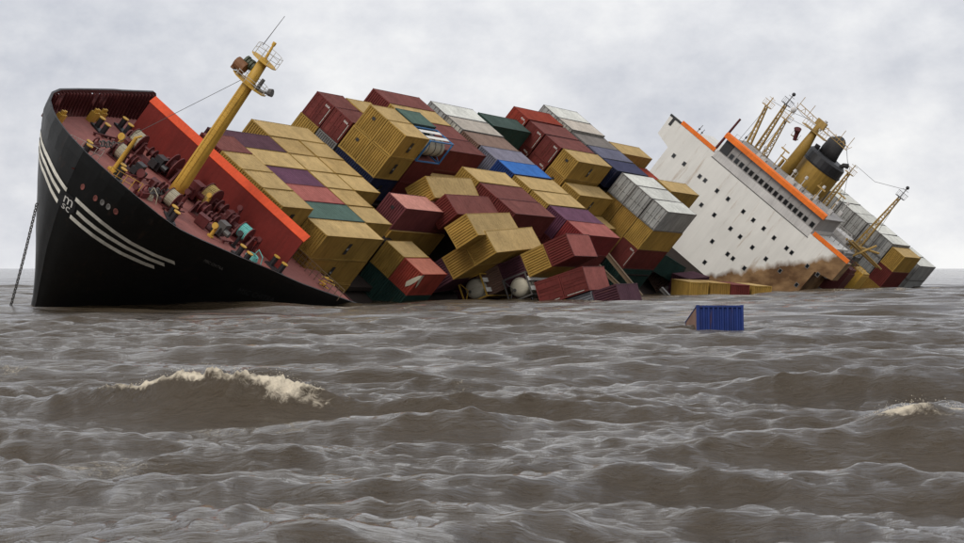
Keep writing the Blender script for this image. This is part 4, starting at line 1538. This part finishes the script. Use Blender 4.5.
T1 = (11.3, 5.95, .87, -1.0, 2.3, -1.5)
toppled(*T1, L40, 'salmon', 'faded salmon pink container lying askew in front of the tall yellow block', mark=True)
toppled(*T1, L40, 'ochre', 'ochre yellow container wedged beneath the faded salmon pink one', dt=.15, dn=-2.6, da=.1)
T2 = (9.0, 9.45, -2.2, -.9, -.3, -.9)
toppled(*T2, L20, 'yellow', 'short yellow container beside the dented red one near the waterline')
toppled(*T2, L20, 'coral red', 'short red container with a white gash torn in its corner', dt=2.47)
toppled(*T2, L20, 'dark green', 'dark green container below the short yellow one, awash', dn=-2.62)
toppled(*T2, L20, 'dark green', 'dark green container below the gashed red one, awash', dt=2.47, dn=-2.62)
T3 = (19.41, 4.99, 2.58, -23.7, 2.5, -7.9)
toppled(*T3, 9.125, 'yellow', 'tilted yellow container just behind the faded salmon pink one')
T4 = (19.62, 7.65, 2.51, -15.3, 3.1, -5.9)
toppled(*T4, 9.125, 'maroon', 'tilted maroon container between the two groups of tilted yellow ones')
T5 = (15.0, 12.05, 3.43, -19.1, -2.5, -.7)
toppled(*T5, L40, 'yellow', 'upper of the two tilted yellow containers with streaked roofs')
T6 = (17.2, 13.88, 2.9, -20.7, -2.3, -3.2)
toppled(*T6, L40, 'yellow', 'lower of the two tilted yellow containers with streaked roofs')
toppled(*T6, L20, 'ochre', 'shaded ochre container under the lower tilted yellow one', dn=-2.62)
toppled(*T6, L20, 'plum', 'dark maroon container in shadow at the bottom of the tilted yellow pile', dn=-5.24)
T8 = (23.0, 18.64, 6.73, -27.0, 1.0, -3.2)
for k, (c_, l_) in enumerate((('maroon', 'tipped maroon container with pinkish roof, highest of the leaning column'), ('yellow', 'bright yellow container end leaning against the tipped maroon one'),
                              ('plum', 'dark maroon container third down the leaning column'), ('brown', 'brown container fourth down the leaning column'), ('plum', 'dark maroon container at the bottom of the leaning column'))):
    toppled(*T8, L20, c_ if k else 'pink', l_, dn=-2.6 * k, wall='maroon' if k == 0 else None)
T9 = (21.5, 22.42, 5.67, -33.0, -.7, -1.9)
toppled(*T9, L20, 'pink', 'lowest tipped maroon container with pinkish roof just above the water', wall='maroon', front='seam')
toppled(*T9, L20, 'maroon', 'maroon container with white stripe next to the round tank end', dn=-2.62, wall='maroon', front='seam')
toppled(*T9, L20, 'steel grey', 'grey container awash under the lowest tipped maroon one', dt=2.5, da=.3)
toppled(*T9, L20, 'yellow', 'yellow container awash beside the grey one', dt=2.5, dn=-2.62)
toppled(*T9, L20, 'plum', 'dark plum container awash to the right of the grey one', dt=2.55, dn=2.6, da=.5)

toppled(108.5, 3.2, -5.6, -8, 12, -4, L20, 'plum', 'dark wrecked container lying at the foot of the white front')
toppled(112.0, 6.3, -6.2, 14, -18, 6, L20, 'navy', 'dark blue wrecked container by the floating yellow ones')
toppled(100.5, 6.0, -2.6, 10, 20, 8, L20, 'dark green', 'dark green wrecked container half hidden beside the white-door stack')
toppled(104.0, 8.2, -4.2, -20, -14, 5, L20, 'brown', 'brown wrecked container tipped by the waterline before the white front')
toppled(101.0, 10.4, -3.6, 22, 8, -6, L20, 'plum', 'dark plum wrecked container awash left of the floating yellow ones')

# white gash on the red container's corner
R2 = rot_atn(*T2[3:])
Mt2 = ship_box(T2[0], T2[1], T2[2], L20, H86, 2.47, 0, R2, jit=False)
red = [o for o in bpy.data.objects if o.get('label', '').startswith('short red container with')][0]
mb = MB()
x, y = L20 / 2 + .02, CW / 2 + .02
pts = [(x, .35, 1.0), (x, .55, .55), (x, .85, .95), (x, y - .15, 1.5), (x, y, 2.0), (x, y, 2.45), (x, .95, 2.2), (x, .6, 1.55)]
mb.face(pts)
mb.face([(x, y, 2.45), (x, y, 1.9), (x - .35, y, 1.4), (x - .7, y, .9), (x - .85, y, 1.3), (x - .6, y, 2.0), (x - .5, y, 2.5)])
mb.build('torn_panel', DIRTW, red)


# tank containers
def tank_container(M, label, frame_mat, L=L20, upright=True, bent=False):
    o = empty('tank_container', M)
    tag(o, label, 'tank container', 'tank containers')
    mb = MB()
    x, y, H = L / 2, CW / 2, H86
    for sx in (-1, 1):
        for sy in (-1, 1):
            mb.box(sx * (x - .14), sx * x, sy * (y - .14), sy * y, 0, H)
        mb.box(sx * (x - .12), sx * (x - .01), -y + .14, y - .14, 0.01, .14)
        mb.box(sx * (x - .12), sx * (x - .01), -y + .14, y - .14, H - .14, H - .01)
        for sy in (-1, 1):
            mb.bar((sx * (x - .07), sy * (y - .14), .14), (sx * (x - .07), 0, H * .5 - .5), .05)
    for sy in (-1, 1):
        mb.box(-x + .14, x - .14, sy * (y - .12), sy * (y - .01), .01, .13)
        mb.box(-x + .14, x - .14, sy * (y - .12), sy * (y - .01), H - .13, H - .01)
    mb.build('frame', frame_mat, o)
    mb = MB()
    rs = []
    n = 20
    for (xx, k) in ((-x + .12, .25), (-x + .2, .6), (-x + .38, .9), (-x + .6, 1), (x - .6, 1), (x - .38, .9), (x - .2, .6), (x - .12, .25)):
        rs.append([(xx, .98 * k * math.cos(2 * math.pi * j / n), H / 2 + .98 * k * math.sin(2 * math.pi * j / n)) for j in range(n)])
    mb.rings(rs)
    tk = mb.build('tank', DIRTW, o, smooth=True)
    mb = MB()
    for q in (-.35, .0, .35):
        mb.torus((q * L * .75, 0, H / 2), (1, 0, 0), 1.0, .05, 20, 5)
    mb.build('band', STEEL, tk)
    mb = MB()
    mb.tube([(x - .12, .15, H / 2 - .35), (x - .02, .15, H / 2 - .35)], .16, 8)
    mb.tube([(.6, 0, H / 2 + 1.05), (.6, 0, H / 2 + 1.28)], .28, 10)
    mb.build('manhole', STEEL, tk)
    mb = MB()
    for sy in (-.5, .5): mb.box(-x + .3, x - .3, sy - .22, sy + .22, H - .06, H - .02)
    mb.build('walkway', LETTER, o)
    return o


tank_container(ship_box(21.6, .1, 5.1, L20, H86), 'dirty white tank in a blue frame behind the tall yellow block', BLUEF)
RT = rot_atn(-30, 0, -2)
tank_container(ship_box(22.6, 17.9, 1.35, L20, H86, 0, 0, RT, jit=False), 'round white tank end at the waterline right of the half sunk one', STEEL)
tank_container(ship_box(22.0, 14.6, -1.6, L20, H86, 0, 0, RT, jit=False), 'half sunk dirty tank at the waterline left of the round white end', MASTY)

# ---- floating containers
G3 = 'containers adrift in the sea'
Mb = Matrix.Translation(((719.5 - 482) / 2641.4 * 134, 134 + 2.9, -1.62)) @ Matrix.Rotation(math.radians(-90 + 1.0), 4, 'Z') @ Matrix.Rotation(math.radians(-9), 4, 'Y')
bc = container(Mb, L20, H86, 'deep blue', 'lone blue container adrift in open water before the wreck', G3, front='rib')
bc_side = [c_ for c_ in bc.children if c_.name.startswith('side_panel')][1]
bc_side.material_slots[0].material = MATS['wall brown']
bc_side['label'] = 'mud-stained brown side panel'
for i, (dx, zz, c_, l_) in enumerate(((0, -1.15, 'yellow', 'leftmost yellow container awash before the white superstructure'), (2.5, -1.25, 'ochre', 'yellow container awash between the leftmost yellow and the maroon one'),
                                      (5.0, -1.45, 'maroon', 'maroon container awash before the white superstructure'), (7.6, -1.6, 'yellow', 'rightmost yellow container awash before the white superstructure'))):
    Mf = Matrix.Translation((24.9 + dx, 318 + dx * .25, zz + .35)) @ Matrix.Rotation(math.radians(-90 + 17 + 3 * i % 5), 4, 'Z') @ Matrix.Rotation(math.radians(3.5), 4, 'Y') @ Matrix.Rotation(math.radians(-2), 4, 'X')
    container(Mf, L20, H86, c_, l_, G3)

# ---- fallen beams and wreckage at the waterline under the ninth stack
def beam(p, q, w, h, mat, label):
    p, q = SHIP @ P(*p), SHIP @ P(*q)
    d = (q - p)
    M = Matrix.Translation(p) @ d.to_track_quat('X', 'Z').to_matrix().to_4x4()
    mb = MB()
    L = d.length
    mb.box(0, L, -w, w, -h, -h + .08)
    mb.box(0, L, -w, w, h - .08, h)
    mb.box(0, L, -.06, .06, -h + .08, h - .08)
    o = mb.build('steel_beam', mat)
    o.matrix_world = M
    tag(o, label, 'beam', 'fallen beams at the waterline')


beam((70, 10.2, -1.2), (70, 17.2, -2.4), .22, .25, WOOD, 'upper rusty beam slanting into the water below the stacked white doors')
beam((70, 9.8, -2.9), (70, 16.4, -3.2), .2, .22, WOOD, 'lower rusty beam slanting into the water below the stacked white doors')
beam((80, 15.6, -2.0), (80, 17.4, -2.2), .3, .2, STEEL, 'short dark beam end near the floating yellow containers')
dup_l = {k: v for k, v in LABELS.items() if v > 1}
if dup_l: print('DUP LABELS', dup_l)
print('objects', len(bpy.data.objects), 'containers', len(LABELS))
